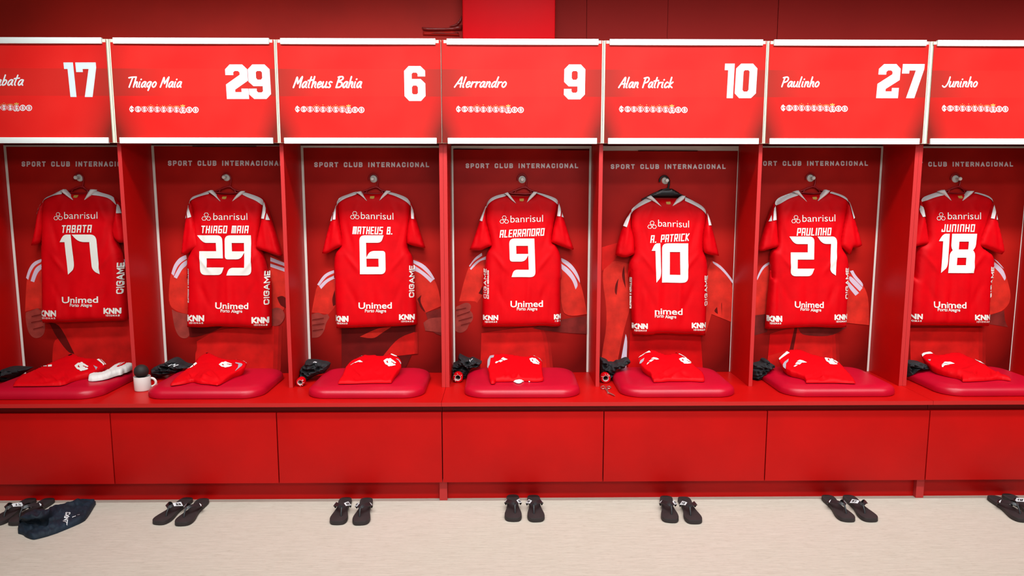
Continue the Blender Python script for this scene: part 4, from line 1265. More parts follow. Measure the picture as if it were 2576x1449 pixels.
YB = .545                       # back of the hanging cloth
for b in range(7):
    d, q = J[b], JT[b]
    bd = soften(d['body'], 2)
    top = at(sum(p[0] for p in bd) / len(bd), min(p[1] for p in bd), YB)
    if b == 0:
        lab = 'red football jersey numbered 17 on a hanger, white socks below it'
    else:
        lab = 'red football jersey numbered %s hanging on a %s hanger' % (NUM[b], 'black' if b == 4 else 'red')
    t = thing('jersey', lab, 'jersey', top, 'red jerseys hanging in the bays')
    xs = [p[0] for p in bd]
    xl, xr, mid = min(xs), max(xs), (min(xs) + max(xs)) / 2
    rd = random.Random(40 + b)
    rid = []
    for k in range(7):              # long soft folds falling from chest to hem
        x = xl + (xr - xl) * (.12 + .76 * (k + rd.random() * .7) / 7)
        rid.append((x + rd.uniform(-8, 8), rd.uniform(640, 720), x + rd.uniform(-12, 12), 840, rd.uniform(5, 9), rd.uniform(-.007, .007)))
    for s in (-1, 1):               # drag lines from the shoulders and at the armpits
        sx = mid + s * (xr - xl) * .30
        rid.append((mid + s * 40, 508, sx, 560, 5, .004))
        rid.append((sx + s * 12, 545, sx - s * 10, 640, 6, -.006))
        rid.append((sx + s * 14, 632, sx - s * 30, 690, 5, .006))
        rid.append((sx + s * 10, 700, sx - s * 25, 780, 7, -.005))
    body = Puff([bd], lambda u, v: at(u, v, YB - .012), (0, -1, 0), .034, 20, .0035, b * 3.1, (34, 95), rid)
    bo = body.build('body', 'jersey_red', t, 4.5, lambda p_: p_ + Vector((0, .02, 0)))
    # hem line
    hosts = {'b': (body, bo)}
    for key, dy in (('sl', .026), ('sr', .026)):
        o2 = soften(d[key], 2, 60)
        cx = sum(p[0] for p in o2) / len(o2)
        cy = max(p[1] for p in o2)
        s = -1 if key == 'sl' else 1
        rs = [(cx - s * 10, cy - 110, cx + s * 6, cy - 5, 5, .005), (cx + s * 4, cy - 95, cx + s * 16, cy, 5, -.006)]
        sv = Puff([o2], lambda u, v, dy=dy: at(u, v, YB - dy), (0, -1, 0), .022, 12, .003, b * 5.3 + s, (22, 50), rs)
        so = sv.build('sleeve', 'jersey_red', t, 4.5, lambda p_: p_ + Vector((0, .026, 0)))
        hosts[key] = (sv, so)
        # cuff seam
        low = sorted(o2, key=lambda p: -p[1])
    for pl in d['wb']:
        decal('shoulder_stripe', [[soften(pl, 2, 60)]], 'jersey_white', body, bo, 3.2, .0042, True)
    for key, wk in (('sl', 'wl'), ('sr', 'wr')):
        for pl in d[wk]:
            decal('sleeve_stripe', [[soften(pl, 1, 50)]], 'jersey_white', hosts[key][0], hosts[key][1], 3.2, .004, True)
    for pl in d['co']:
        Puff([soften(pl, 1, 50)], lambda u, v: at(u, v, YB - .05), (0, -1, 0), .006, 5).build('collar_flap', 'jersey_white', t, 4, lambda p_: p_ + Vector((0, .03, 0)))
    nx = (d['co'][0][2][0] + d['co'][1][2][0]) / 2 if False else (max(p[0] for p in d['co'][0]) + min(p[0] for p in d['co'][1])) / 2
    ny = max(p[1] for p in d['co'][0]) - 9
    decal('neck_tape', [[[(nx - 5.5, ny - 3), (nx + 5.5, ny - 3.6), (nx + 5.5, ny + 2), (nx + 2, ny + 3.5), (nx - 5, ny + 2.6)]]], 'gold', body, bo, 5)
    ix, iy = q['icon']
    hexa = []
    for hx, hy in ((0, -5), (-5.6, 4.6), (5.6, 4.6)):
        R_ = [(ix + hx + 5.9 * math.cos(math.pi / 3 * k), iy + hy + 5.6 * math.sin(math.pi / 3 * k)) for k in range(6)]
        R2 = [(ix + hx + 4.5 * math.cos(math.pi / 3 * k), iy + hy + 4.2 * math.sin(math.pi / 3 * k)) for k in range(6)]
        hexa.append([R_, R2])
    decal('sponsor_emblem', hexa, 'jersey_print', body, bo, 4)
    word_decal('sponsor_lettering', 'banrisul', -.004, q['sp'], body, bo, 'jersey_print', 'b')
    s_, x0, x1, yl, yr, h = q['nm']
    for wd_, polys in words(BLOCK, s_, .15, (x0, yl), (x1 - x0, yr - yl), (1.5, -h), .8, 'sq', .1):
        decal('name_lettering', polys, 'jersey_print', body, bo, 6)
    for ch, x0, x1, y0, y1, ln in q['dg']:
        decal('number', [digit(SHIRT_NUM, ch, x0, x1, y0, y1, ln)], 'jersey_print', body, bo, 4, .003, True)
    word_decal('sponsor_lettering', 'nimed' if b == 4 else 'Unimed', .017, q['un'], body, bo, 'jersey_print', 'd')
    word_decal('town_lettering', 'Porto', .02, (q['pa'][0], q['pa'][0] + (q['pa'][1] - q['pa'][0]) * .43, q['pa'][2], q['pa'][2], 8), body, bo, 'jersey_print', 'P')
    word_decal('town_lettering', 'Alegre', .02, (q['pa'][0] + (q['pa'][1] - q['pa'][0]) * .49, q['pa'][1], q['pa'][3], q['pa'][3], 8), body, bo, 'jersey_print', 'A')
    for x0, x1, y1, y0, part in (d['kl'], d['kr']):
        wx = x1 - x0
        s_ = 'KNN'
        if part == .45:
            s_ = 'KN'
        if b == 6 and x0 < 2300:
            s_ = 'NN'
        decal('patch_lettering', text(SANS, s_, .26, (x0, y1), (wx * .94, 0), (0, y0 - y1), .42), 'jersey_print', body, bo, 6)
        w2 = {'KNN': 'IDIOMAS', 'KN': 'IDI', 'NN': 'OMAS'}[s_]
        decal('patch_lettering', text(SANS, w2, .26, (x0 + wx * .1, y1 + 6.3), (wx * .8, 0), (0, -4.6), .7, gw=.9), 'jersey_print', body, bo, 6)
    for s_, x, ya, yb_, h in q['cg']:
        for wd_, polys in words(SANS, s_, .22 if h > 5 else .26, (x, ya), (0, yb_ - ya), (-h, 0), .34):
            decal('side_lettering', polys, 'jersey_print', body, bo, 6)
    hem = [p for p in bd if p[1] > max(p_[1] for p_ in bd) - 14]
    hem = sorted(hem, key=lambda p: p[0])
    hem = [(x, y - 7.5) for x, y in hem if xl + 4 < x < xr - 4]
    if len(hem) > 2:
        decal('hem_seam', [[s2] for s2 in stroke(hem, .8, 'sq')], 'laminate_edge', body, bo, 6, .0008)

# ------------------------------------------------------------------ cushions on the bench
CW, CD, CH = .585, .478, .056
CUSH = {0: -.385, 1: .415, 2: 1.215, 3: 2.000, 4: 2.785, 5: 3.600, 6: 4.395}


def cushion_mesh():
    """padded seat: rounded plan, upright rim at the foot, generous round-over, slightly crowned top"""
    n = 20

    def ring(inset, z, crown=0):
        hw, hd, r = CW / 2 - inset, CD / 2 - inset, max(.105 - inset, .01)
        out = []
        for cx, cy, a0 in ((1, 1, 0), (-1, 1, 90), (-1, -1, 180), (1, -1, 270)):
            for k in range(n):
                a = math.radians(a0 + 90 * k / (n - 1))
                out.append(Vector((cx * (hw - r) + r * math.cos(a), cy * (hd - r) + r * math.sin(a), z)))
        return out
    prof = [(.006, 0), (.001, .002), (0, .005), (0, .016), (.001, .020)]
    for k in range(1, 9):
        a = math.pi / 2 * k / 8
        prof.append((.001 + .062 * (1 - math.cos(a)), .020 + .031 * math.sin(a)))
    for ins, z in ((.10, .0525), (.15, .0540), (.20, .0552), (.235, .0556)):
        prof.append((ins, z))
    V, Fc = [], []
    for ins, z in prof:
        V += ring(ins, z)
    m = 4 * n
    for i in range(len(prof) - 1):
        for k in range(m):
            Fc.append((i * m + k, i * m + (k + 1) % m, (i + 1) * m + (k + 1) % m, (i + 1) * m + k))
    Fc.append(tuple((len(prof) - 1) * m + k for k in range(m)))
    for v in V:                     # small gathers in the covering along the front rim
        if v.z < .04 and v.y < -CD / 2 + .09:
            v.y += .0012 * noise.noise(Vector((v.x * 40, v.z * 90, 3)))
    return V, Fc


CV, CF = cushion_mesh()
cush0 = None
CPOS = 'first second third fourth fifth sixth seventh'.split()
for b in range(7):
    loc = (CUSH[b], .052 + CD / 2, ZB)
    lab = 'red padded seat cushion in the bay of jersey %s' % NUM[b]
    if cush0 is None:
        cush0 = mesh('seat_cushion', [Vector(loc) + v for v in CV], CF, 'vinyl', None, True, loc)
        tag(cush0, lab, 'cushion', 'red seat cushions on the bench')
    else:
        o = cush0.copy()
        COL.objects.link(o)
        o.location = loc
        o['label'] = lab

# ------------------------------------------------------------------ folded jerseys lying on the cushions
ZC = ZB + .0556
FK, FZ, FY = .125, ZC + .003, .10           # tilted resting plane: thicker towards the collar


def fm(u, v):
    return atp(u, v, FZ, FY, FK)


def crop(x0, y0, k, *p):
    return [(x0 + x / k, y0 + y / k) for x, y in p]


FJ = {
    0: ((0, 880, 7.576), [(245, 685), (300, 580), (400, 500), (560, 430), (720, 360), (900, 280), (1080, 200), (1280, 112), (1350, 72), (1440, 95), (1540, 150), (1820, 180), (1880, 160), (1930, 200), (2030, 290), (1990, 320), (1720, 450), (1600, 482), (1400, 545), (1200, 665), (1000, 674), (700, 682)],
        [[(735, 355), (800, 328), (803, 338), (760, 354)], [(825, 328), (895, 324), (895, 338), (830, 342)], [(915, 314), (988, 305), (990, 345), (918, 346)]],
        (1550, 350, 270, 140, 8), [[(1845, 215), (1890, 195), (1990, 298), (1972, 320), (1950, 290)], [(1908, 180), (1935, 188), (2030, 282), (2006, 300)]], [[(1780, 320), (1862, 358), (1830, 395)]], [[(1290, 130), (1360, 98), (1382, 110), (1322, 135)]]),
    1: ((420, 870, 11.71), [(100, 1142), (130, 1080), (300, 900), (560, 700), (820, 520), (880, 400), (1000, 290), (1180, 202), (1300, 235), (1480, 330), (1700, 400), (1990, 405), (2200, 440), (2350, 510), (2350, 560), (2300, 660), (2000, 800), (1750, 970), (1500, 1152), (1400, 1130), (1200, 1092), (930, 1065), (750, 985), (500, 1085), (140, 1162)],
        [[(560, 700), (655, 678), (650, 690)], [(665, 680), (760, 603), (776, 640), (690, 690)], [(770, 580), (855, 525), (890, 570), (800, 630)]],
        (1720, 600, 400, 150, 3), [[(2020, 430), (2060, 412), (2270, 455), (2350, 515), (2340, 545), (2260, 482)]], [[(2020, 520), (2200, 560), (2230, 590), (2200, 640), (2000, 780), (2090, 680), (2110, 590), (2010, 545)]], [[(1140, 250), (1210, 214), (1232, 216), (1170, 268)]]),
    2: ((840, 870, 11.71), [(120, 1085), (170, 980), (250, 880), (330, 650), (430, 520), (540, 420), (830, 302), (920, 252), (1000, 290), (1190, 268), (1300, 300), (1540, 300), (1630, 222), (1720, 245), (1900, 330), (1990, 440), (1985, 580), (1990, 640), (1850, 800), (1690, 1052), (1300, 1052), (840, 1062), (600, 1075)],
        [[(480, 610), (585, 545), (590, 552), (500, 606)], [(595, 540), (680, 500), (720, 520), (620, 550)], [(685, 490), (770, 465), (860, 510), (745, 525)]],
        (1640, 530, 380, 200, 14), [[(1670, 290), (1720, 242), (1870, 320), (1850, 352), (1780, 340)], [(655, 378), (830, 296), (830, 330), (750, 370)]], [[(1820, 410), (1890, 420), (1980, 530), (1972, 572), (1900, 470)]], []),
    3: ((1200, 870, 11.71), [(420, 1095), (360, 980), (340, 740), (300, 690), (290, 520), (310, 360), (430, 270), (640, 237), (900, 240), (1180, 290), (1400, 330), (1500, 320), (1580, 282), (1700, 310), (1880, 410), (1930, 500), (1910, 650), (1945, 900), (1968, 955), (1940, 990), (1700, 1010), (1300, 975), (1000, 1000), (550, 1000), (540, 1050), (510, 1092)],
        [[(530, 545), (560, 505), (620, 500), (640, 515), (560, 560)], [(625, 495), (700, 455), (770, 485), (690, 525)], [(705, 430), (765, 382), (905, 440), (800, 480)]],
        (1690, 490, 340, 130, 26), [[(1630, 305), (1680, 292), (1850, 380), (1920, 480), (1890, 465), (1780, 360)]], [[(380, 322), (505, 312), (490, 375), (400, 400), (370, 600), (322, 690), (298, 640), (312, 450)]], []),
    4: ((1590, 860, 11.71), [(640, 1140), (560, 1000), (540, 920), (400, 830), (240, 680), (175, 560), (170, 500), (222, 430), (500, 272), (560, 242), (640, 247), (900, 360), (1080, 385), (1240, 345), (1330, 330), (1345, 372), (1400, 352), (1660, 520), (1840, 710), (2050, 860), (2125, 1000), (2138, 1108), (2080, 1122), (1800, 1102), (1700, 1092), (1400, 1106), (1100, 1100), (900, 1122)],
        [[(430, 715), (460, 650), (525, 635), (442, 716)], [(485, 615), (560, 565), (650, 570), (560, 625)], [(560, 545), (630, 500), (730, 510), (795, 555), (720, 570)]],
        (1560, 595, 390, 150, 18), [[(185, 500), (232, 452), (300, 420), (500, 300), (548, 352), (400, 372), (262, 470)], [(235, 425), (505, 278), (512, 290), (300, 408)], [(1370, 400), (1382, 375), (1600, 490), (1680, 535), (1560, 492)], [(1385, 358), (1410, 358), (1650, 510), (1600, 480)]], [[(215, 650), (250, 582), (360, 515), (340, 600), (265, 670)]], [[(1240, 350), (1318, 340), (1318, 378)]]),
    5: ((1940, 860, 10.733), [(945, 1075), (920, 960), (740, 870), (440, 770), (260, 600), (192, 500), (222, 440), (410, 262), (480, 222), (620, 215), (700, 192), (860, 240), (1060, 330), (1200, 360), (1340, 402), (1560, 460), (1840, 550), (1905, 630), (2050, 790), (2200, 950), (2278, 1100), (2240, 1108), (1950, 1088), (1700, 1072)],
        [[(602, 705), (650, 666), (720, 665), (640, 715)], [(645, 640), (690, 590), (830, 600), (765, 660)], [(690, 570), (770, 527), (860, 540), (965, 595), (850, 600)]],
        (1615, 545, 390, 150, 22), [[(205, 480), (240, 432), (425, 285), (498, 332), (340, 430), (225, 518)], [(196, 470), (228, 430), (402, 266), (420, 276), (250, 420)]], [[(312, 640), (370, 562), (468, 492), (460, 560), (402, 620), (388, 738), (322, 680)]], []),
    6: ((2270, 870, 8.418), [(1280, 730), (1240, 660), (900, 560), (640, 450), (500, 330), (410, 245), (392, 190), (450, 152), (590, 132), (640, 137), (720, 205), (850, 190), (1150, 127), (1280, 170), (1440, 250), (1740, 390), (1850, 470), (2050, 580), (2260, 640), (2302, 708), (2250, 700), (2090, 665), (1820, 702), (1500, 727)],
        [[(832, 440), (900, 440), (862, 510), (832, 500)], [(832, 425), (870, 400), (1000, 430), (900, 445)], [(865, 390), (900, 360), (1010, 370), (1108, 410), (990, 420)]],
        (1640, 355, 250, 40, 26), [[(412, 215), (432, 175), (580, 136), (648, 190), (500, 202), (425, 248)], [(398, 205), (420, 166), (560, 134), (430, 170)]], [[(540, 318), (600, 310), (590, 345), (556, 335)]], []),
}
for b in range(7):
    (x0, y0, k), out, bars, cr, stripes, grey, holes = FJ[b]
    cv = lambda p: crop(x0, y0, k, *p)
    ol = soften(cv(out), 1, 55)
    tu, tv = min(ol, key=lambda p: p[1])
    FK = (at(tu, tv, .535).z - FZ) / (.535 - FY)       # the pile thickens towards the collar, which stays in front of the poster
    ctr = fm(sum(p[0] for p in ol) / len(ol), sum(p[1] for p in ol) / len(ol))
    t = thing('folded_jersey', 'folded red jersey lying on the cushion below hanging jersey %s' % NUM[b], 'folded jersey', (ctr.x, ctr.y, ZC), 'folded jerseys on the cushions')
    ys = [p[1] for p in ol]
    xs = [p[0] for p in ol]
    rd = random.Random(b + 7)
    rid = [(rd.uniform(min(xs) + 20, max(xs) - 20), max(ys) - rd.uniform(1, 8), rd.uniform(min(xs) + 20, max(xs) - 20), max(ys) - rd.uniform(12, 40), rd.uniform(3, 5), rd.choice((-.009, .008, .009, -.007))) for _ in range(8)]

    def tuck(q, c=ctr.copy()):
        r_ = max(0, q.z - ZC - .008) * .55
        d_ = Vector((c.x - q.x, c.y - q.y, 0)).normalized() * r_
        return Vector((q.x + d_.x, min(max(q.y + d_.y, .09), .53), ZC - .0005 if q.y > .1 else ZC - .002))
    body = Puff([ol], fm, (0, 0, 1), .007, 5, .002, b * 2.7, (22, 9), rid)
    bo = body.build('body', 'jersey_red', t, 3, tuck)
    for p in bars:
        decal('emblem_bar', [[cv(p)]], 'jersey_print', body, bo, 2.5, .0016, True)
    cx, cy, wd_, hh, ang = cr
    cx, cy, wd_, hh = x0 + cx / k, y0 + cy / k, wd_ / k, hh / k
    cpol = []
    ca, sa = math.cos(math.radians(ang)), math.sin(math.radians(ang))
    for lp in monogram(0, 0, 1, 1, .2):
        cpol.append([[(cx + px * wd_ * ca - py * hh * sa, cy + px * wd_ * sa + py * hh * ca) for px, py in lp[0]]])
    decal('crest', cpol, 'jersey_print', body, bo, 2, .0018, True)
    for p in stripes:
        decal('sleeve_stripe', [[cv(p)]], 'jersey_print', body, bo, 2.5, .0018, True)
    for p in grey:
        decal('side_panel', [[cv(p)]], 'jersey_grey', body, bo, 2.5, .0014, True)
    for p in holes:
        decal('collar_opening', [[cv(p)]], 'gap_dark', body, bo, 2.5, .0014, True)

# white socks
def sock(name, label, pts, bands, T=.010, k0=FZ + .003, kk=.035):
    mp = lambda u, v: atp(u, v, k0, .1, kk)
    pts = soften(pts, 1, 60)
    c = mp(sum(p[0] for p in pts) / len(pts), sum(p[1] for p in pts) / len(pts))
    t = thing(name, label, 'socks', (c.x, c.y, ZC))
    B = Puff([pts], mp, (0, 0, 1), T, 4, .004, 2.2, (10, 5))
    o = B.build('knit', 'sock', t, 2.2, lambda q: Vector((q.x, min(max(q.y, .09), .53), ZC - .0005)))
    for p in bands:
        decal('red_band', [[p]], 'jersey_red', B, o, 2.5, .0015, True)
    return B, o


SB, so = sock('folded_socks', 'pair of white socks with a red band on the leftmost cushion', crop(11, 880, 7.576, (1600, 560), (1605, 490), (1660, 440), (1760, 458), (1900, 430), (2000, 380), (2160, 265), (2280, 260), (2440, 268), (2446, 305), (2350, 372), (2272, 392), (2240, 425), (2150, 442), (1930, 530), (1700, 568)),
              [crop(11, 880, 7.576, (2135, 365), (2290, 262), (2335, 275), (2300, 318), (2190, 365))], .013)
decal('knit_letters', [[q] for i in range(6) for q in stroke(crop(11, 880, 7.576, (2190 + i * 18, 352 - i * 11), (2200 + i * 18, 338 - i * 11)), 1.1, 'sq')], 'sock', SB, so, 3, .003)
for nm_, pts in (('white socks poking out under the folded jersey on cushion 9', crop(1200, 870, 11.71, (1070, 1042), (1100, 1008), (1250, 1005), (1280, 985), (1580, 985), (1590, 1030), (1540, 1057), (1480, 1020), (1360, 1035), (1290, 1090), (1180, 1095))),
                 ('white socks poking out under the folded jersey on cushion 18', crop(2270, 870, 8.418, (1820, 696), (2050, 664), (2090, 690), (2060, 711), (1960, 706)))):
    sock('tucked_socks', nm_.replace('cushion 9', 'the cushion of jersey 9').replace('cushion 18', 'the rightmost cushion'), pts, [], .008, ZC + .002, 0)

# ------------------------------------------------------------------ dark clothes heaped in the corners of the bays
HEAP = {
    0: ((0, 880, 7.576), [(-120, 620), (-120, 430), (0, 390), (100, 352), (240, 342), (420, 357), (530, 368), (450, 420), (300, 520), (180, 600), (0, 620)]),
    1: ((330, 870, 11.147), [(500, 900), (500, 620), (620, 572), (760, 570), (1000, 450), (1100, 372), (1230, 367), (1330, 440), (1450, 530), (1650, 562), (1650, 640), (1400, 760), (1100, 790), (800, 880)]),
    2: ((730, 890, 13.17), [(170, 1072), (115, 740), (142, 640), (240, 540), (240, 470), (300, 452), (400, 430), (500, 340), (512, 242), (800, 240), (1000, 285), (1200, 320), (1275, 370), (1260, 430), (1220, 560), (1150, 640), (880, 700), (700, 800), (540, 900), (400, 1065)]),
    3: ((1130, 880, 12.08), [(62, 960), (62, 520), (100, 450), (200, 420), (290, 340), (262, 240), (310, 167), (480, 260), (620, 310), (700, 262), (780, 300), (985, 400), (870, 560), (660, 640), (560, 720), (450, 960)]),
    4: ((1500, 890, 12.07), [(125, 880), (125, 200), (150, 152), (250, 180), (360, 230), (400, 300), (500, 290), (560, 310), (650, 232), (720, 250), (870, 172), (950, 152), (1032, 190), (1030, 300), (890, 350), (870, 430), (700, 500), (580, 620), (520, 680), (485, 870)]),
    5: ((1880, 870, 11.14), [(90, 1075), (90, 480), (170, 480), (250, 530), (350, 500), (440, 482), (460, 402), (540, 387), (610, 420), (620, 510), (740, 520), (758, 580), (740, 660), (640, 760), (500, 880), (440, 1068)]),
    6: ((2270, 870, 8.418), [(70, 790), (70, 335), (250, 340), (400, 350), (500, 400), (530, 450), (500, 530), (440, 560), (300, 640), (235, 780)]),
}
HEAPL = {0: 'black crumpled clothing at the left photo edge beside the leftmost cushion', 1: 'black crumpled clothing with white print behind the white mug',
         2: 'black crumpled clothing bundled beside the cushion of jersey 6', 3: 'black crumpled clothing bundled beside the cushion of jersey 9',
         4: 'black twisted clothing beside the cushion of jersey 10, above the scissors', 5: 'black crumpled clothing with a strap beside the cushion of jersey 27', 6: 'black crumpled clothing beside the rightmost cushion'}
for b in range(7):
    (x0, y0, k), out = HEAP[b]
    pts = soften(crop(x0, y0, k, *out), 1, 70)
    Yh = {0: .41, 1: .46, 3: .45, 6: .40}.get(b, .42)
    c = at(sum(p[0] for p in pts) / len(pts), max(p[1] for p in pts), Yh)
    rd = random.Random(90 + b)
    xs, ys = [p[0] for p in pts], [p[1] for p in pts]
    rid = [(rd.uniform(min(xs), max(xs)), rd.uniform(min(ys), max(ys)), rd.uniform(min(xs), max(xs)), rd.uniform(min(ys), max(ys)), rd.uniform(2, 4.5), rd.choice((-.022, .018, .02))) for _ in range(12)]

    def hm(u, v, Yh=Yh):
        q = at(u, v, Yh)
        q.z = max(q.z, ZB + .002)
        k_ = min(1, max(0, (q.x - (CUSH[b] - CW / 2 - .018)) / .05))
        q.z = max(q.z, ZB + .002 + k_ * k_ * (3 - 2 * k_) * (ZC + .003 - ZB))
        q.x = max(q.x, XS[b - 1] + (.0205 if b in (0, 3, 6) else .0105) + .006)
        return q
    P = Puff([pts], hm, (0, -1, .15), .045, 12, .010, b * 7.7, (11, 6), rid, .030)
    t = thing('crumpled_clothing', HEAPL[b], 'clothes', (c.x, Yh, ZB), 'dark clothes heaped in the bays')
    o = P.build('cloth', 'black_cloth', t, 1.5, lambda q: q + Vector((0, .05, 0)))
    if b == 1:
        for sp_ in ([(1210, 530), (1230, 505)], [(1265, 512), (1310, 495), (1335, 545)], [(1358, 552), (1368, 522), (1392, 520)]):
            decal('print_mark', [[q] for q in stroke(crop(330, 870, 11.147, *sp_), 1.7, 'round')], 'tag_white', P, o, 2, .004)
    if b == 2:
        decal('print_mark', [[crop(730, 890, 13.17, (808, 262), (830, 248), (915, 268), (905, 284), (840, 268), (815, 280))]], 'tag_white', P, o, 2, .006)
    if b == 3:
        for sp_ in ([(625, 300), (650, 350)], [(670, 310), (685, 280), (715, 268)]):
            decal('print_mark', [[q] for q in stroke(crop(1130, 880, 12.08, *sp_), 1.1, 'round')], 'tag_white', P, o, 2, .005)

# red rolls in clear wrap
ROLL_ = {1: ((388, 943), 9), 2: ((757.3, 959.5), 10.6), 3: ((1152.4, 948), 12.8), 4: ((1522.4, 949.5), 12.8)}
ROLLL = {1: 'small red wrapped roll half hidden behind the white mug', 2: 'small red wrapped roll under black clothing beside the cushion of jersey 6',
         3: 'small red wrapped roll under black clothing beside the cushion of jersey 9', 4: 'small red wrapped roll standing right behind the scissors'}
for b, ((u, v), r) in ROLL_.items():
    q0 = at(u, v, .30)
    R = r * .00208
    c = Vector((q0.x, .30, ZB + R + .001))
    d = ray(u, v)
    tt = (c.z - CAM.z) / d.z
    c = CAM + d * tt
    t = thing('tape_roll', ROLLL[b], 'roll', (c.x, c.y, ZB), 'red rolls in the bays')
    ri = R * .5
    autosmooth(MB().lathe([(ri, .022), (R * .9, .022), (R, .018), (R, -.014), (R * .93, -.019), (R * .75, -.0205), (ri * 1.08, -.0195), (ri, -.016), (ri, .022)], c, 'y', 40).build('red_tape', 'jersey_red', t))
    autosmooth(MB().lathe([(ri * .98, .02), (ri * .98, -.0205), (ri * 1.22, -.022), (ri * 1.24, -.0205), (ri * 1.0, -.018)], c, 'y', 32).build('core', 'wrap', t))
    rd = random.Random(b)
    for kx in range(6):
        a = rd.uniform(0, 6.28)
        p0 = c + Vector((math.cos(a) * ri * 1.2, -.0215, math.sin(a) * ri * 1.2))
        p1 = c + Vector((math.cos(a + .25) * R * .98, -.0195, math.sin(a + .25) * R * .98))
        MB().tube([p0, (p0 + p1) / 2 + Vector((0, -.003, 0)), p1], [.0008, .002, .0012], 6, .0012).build('wrap_crease', 'wrap', t, True)

# ------------------------------------------------------------------ mug with a ball, scissors
mc = atz(350, 986.5, ZB)
mc = Vector((mc.x, mc.y + .040, ZB))
t = thing('mug', 'white ceramic mug with a black ball on top', 'mug', mc)
autosmooth(MB().lathe([(.0001, 0), (.036, 0), (.0385, .002), (.0395, .006), (.0405, .072), (.0395, .074), (.0375, .072), (.0365, .01), (.0001, .008)], mc, 'z', 48).build('body', 'ceramic', t), 50)
hp = [mc + Vector((.039 + .024 * math.sin(math.pi * k / 10), .012, .038 + .022 * math.cos(math.pi * k / 10))) for k in range(11)]
MB().tube(hp, .0048, 10, .0065).build('handle', 'ceramic', t, True)
bc = mc + Vector((-.002, 0, .074 + .0245))
V = MB().lathe([(max(.0001, .0352 * math.sin(math.pi * k / 24)), -.0352 * math.cos(math.pi * k / 24)) for k in range(25)], bc, 'z', 40)
tag(V.build('massage_ball', 'ball_rubber', None, True, bc), 'black rubber ball resting on the white mug', 'ball')

t = thing('scissors', 'bent steel scissors on the bench beside the cushion of jersey 10', 'scissors', atz(1528, 984, ZB))


def sc(*p, z=.004):
    return [atz(*q, ZB + z) for q in crop(1500, 890, 12.07, *p)]


def loop(cx, cy, rx, ry):
    return sc(*[(cx + rx * math.cos(2 * math.pi * k / 20), cy + ry * math.sin(2 * math.pi * k / 20)) for k in range(21)], z=.006)


for nm_, ring_, shank, blade in (('handle_blade', (205, 1020, 62, 40), [(262, 1040), (300, 1090), (350, 1165)], [(350, 1165), (400, 1195), (500, 1245), (560, 1275)]),
                                 ('cutting_blade', (385, 1020, 56, 34), [(350, 1045), (335, 1100), (350, 1165)], [(350, 1165), (420, 1190), (510, 1230), (565, 1270)])):
    o = MB().tube(sc(*shank, z=.005), [.003, .0032, .0036], 8)
    o.tube(loop(*ring_), .0024, 8, cap=False)
    o.tube(sc(*blade, z=.005), [.0036, .0034, .0026, .0012], 8, .0018)
    autosmooth(o.build(nm_, 'steel', t), 50)
pv = sc((352, 1168), z=.0088)[0]
autosmooth(MB().lathe([(.0001, .002), (.0035, .0015), (.004, -.001), (.004, -.006)], pv, 'z', 16).build('pivot', 'steel', t))

# ------------------------------------------------------------------ flip-flops
FL = .275


def flop(side):
    """thong sandal, toe towards -y, inner side towards side*x; the sole is made once and shared by the copies"""
    half = [(0.0, .138), (.024, .134), (.034, .118), (.036, .09), (.033, .05), (.031, .02), (.035, -.02), (.043, -.06), (.047, -.09), (.044, -.115), (.033, -.132), (.015, -.138)]
    inner = [(0.0, .138), (.024, .134), (.034, .118), (.034, .09), (.028, .05), (.026, .02), (.032, -.02), (.041, -.06), (.044, -.09), (.041, -.115), (.03, -.134), (.012, -.139)]
    half, inner = [(x * .92, y) for x, y in half], [(x * .92, y) for x, y in inner]
    pts = [(-side * x, y) for x, y in half] + [(side * x, y) for x, y in inner[::-1]][:-1]
    pts = soften(pts, 2, 80)
    m = MB()
    n = len(pts)
    lay = [(.93, 0), (.985, .0015), (1, .004), (.985, .0135), (.985, .016), (.965, .0185), (.93, .019)]
    V = []
    for s_, z in lay:
        V += [(x * s_, y * (1 - (1 - s_) * .35), z + .0015 * max(0, -y / .138) ** 3 * (z > .01)) for x, y in pts]
    Fc = [(i * n + k, i * n + (k + 1) % n, (i + 1) * n + (k + 1) % n, (i + 1) * n + k) for i in range(len(lay) - 1) for k in range(n)]
    if side > 0:
        pass
    Fc += [tuple((len(lay) - 1) * n + k for k in range(n)), tuple(range(n - 1, -1, -1))]
    m.add(V, Fc)
    return m


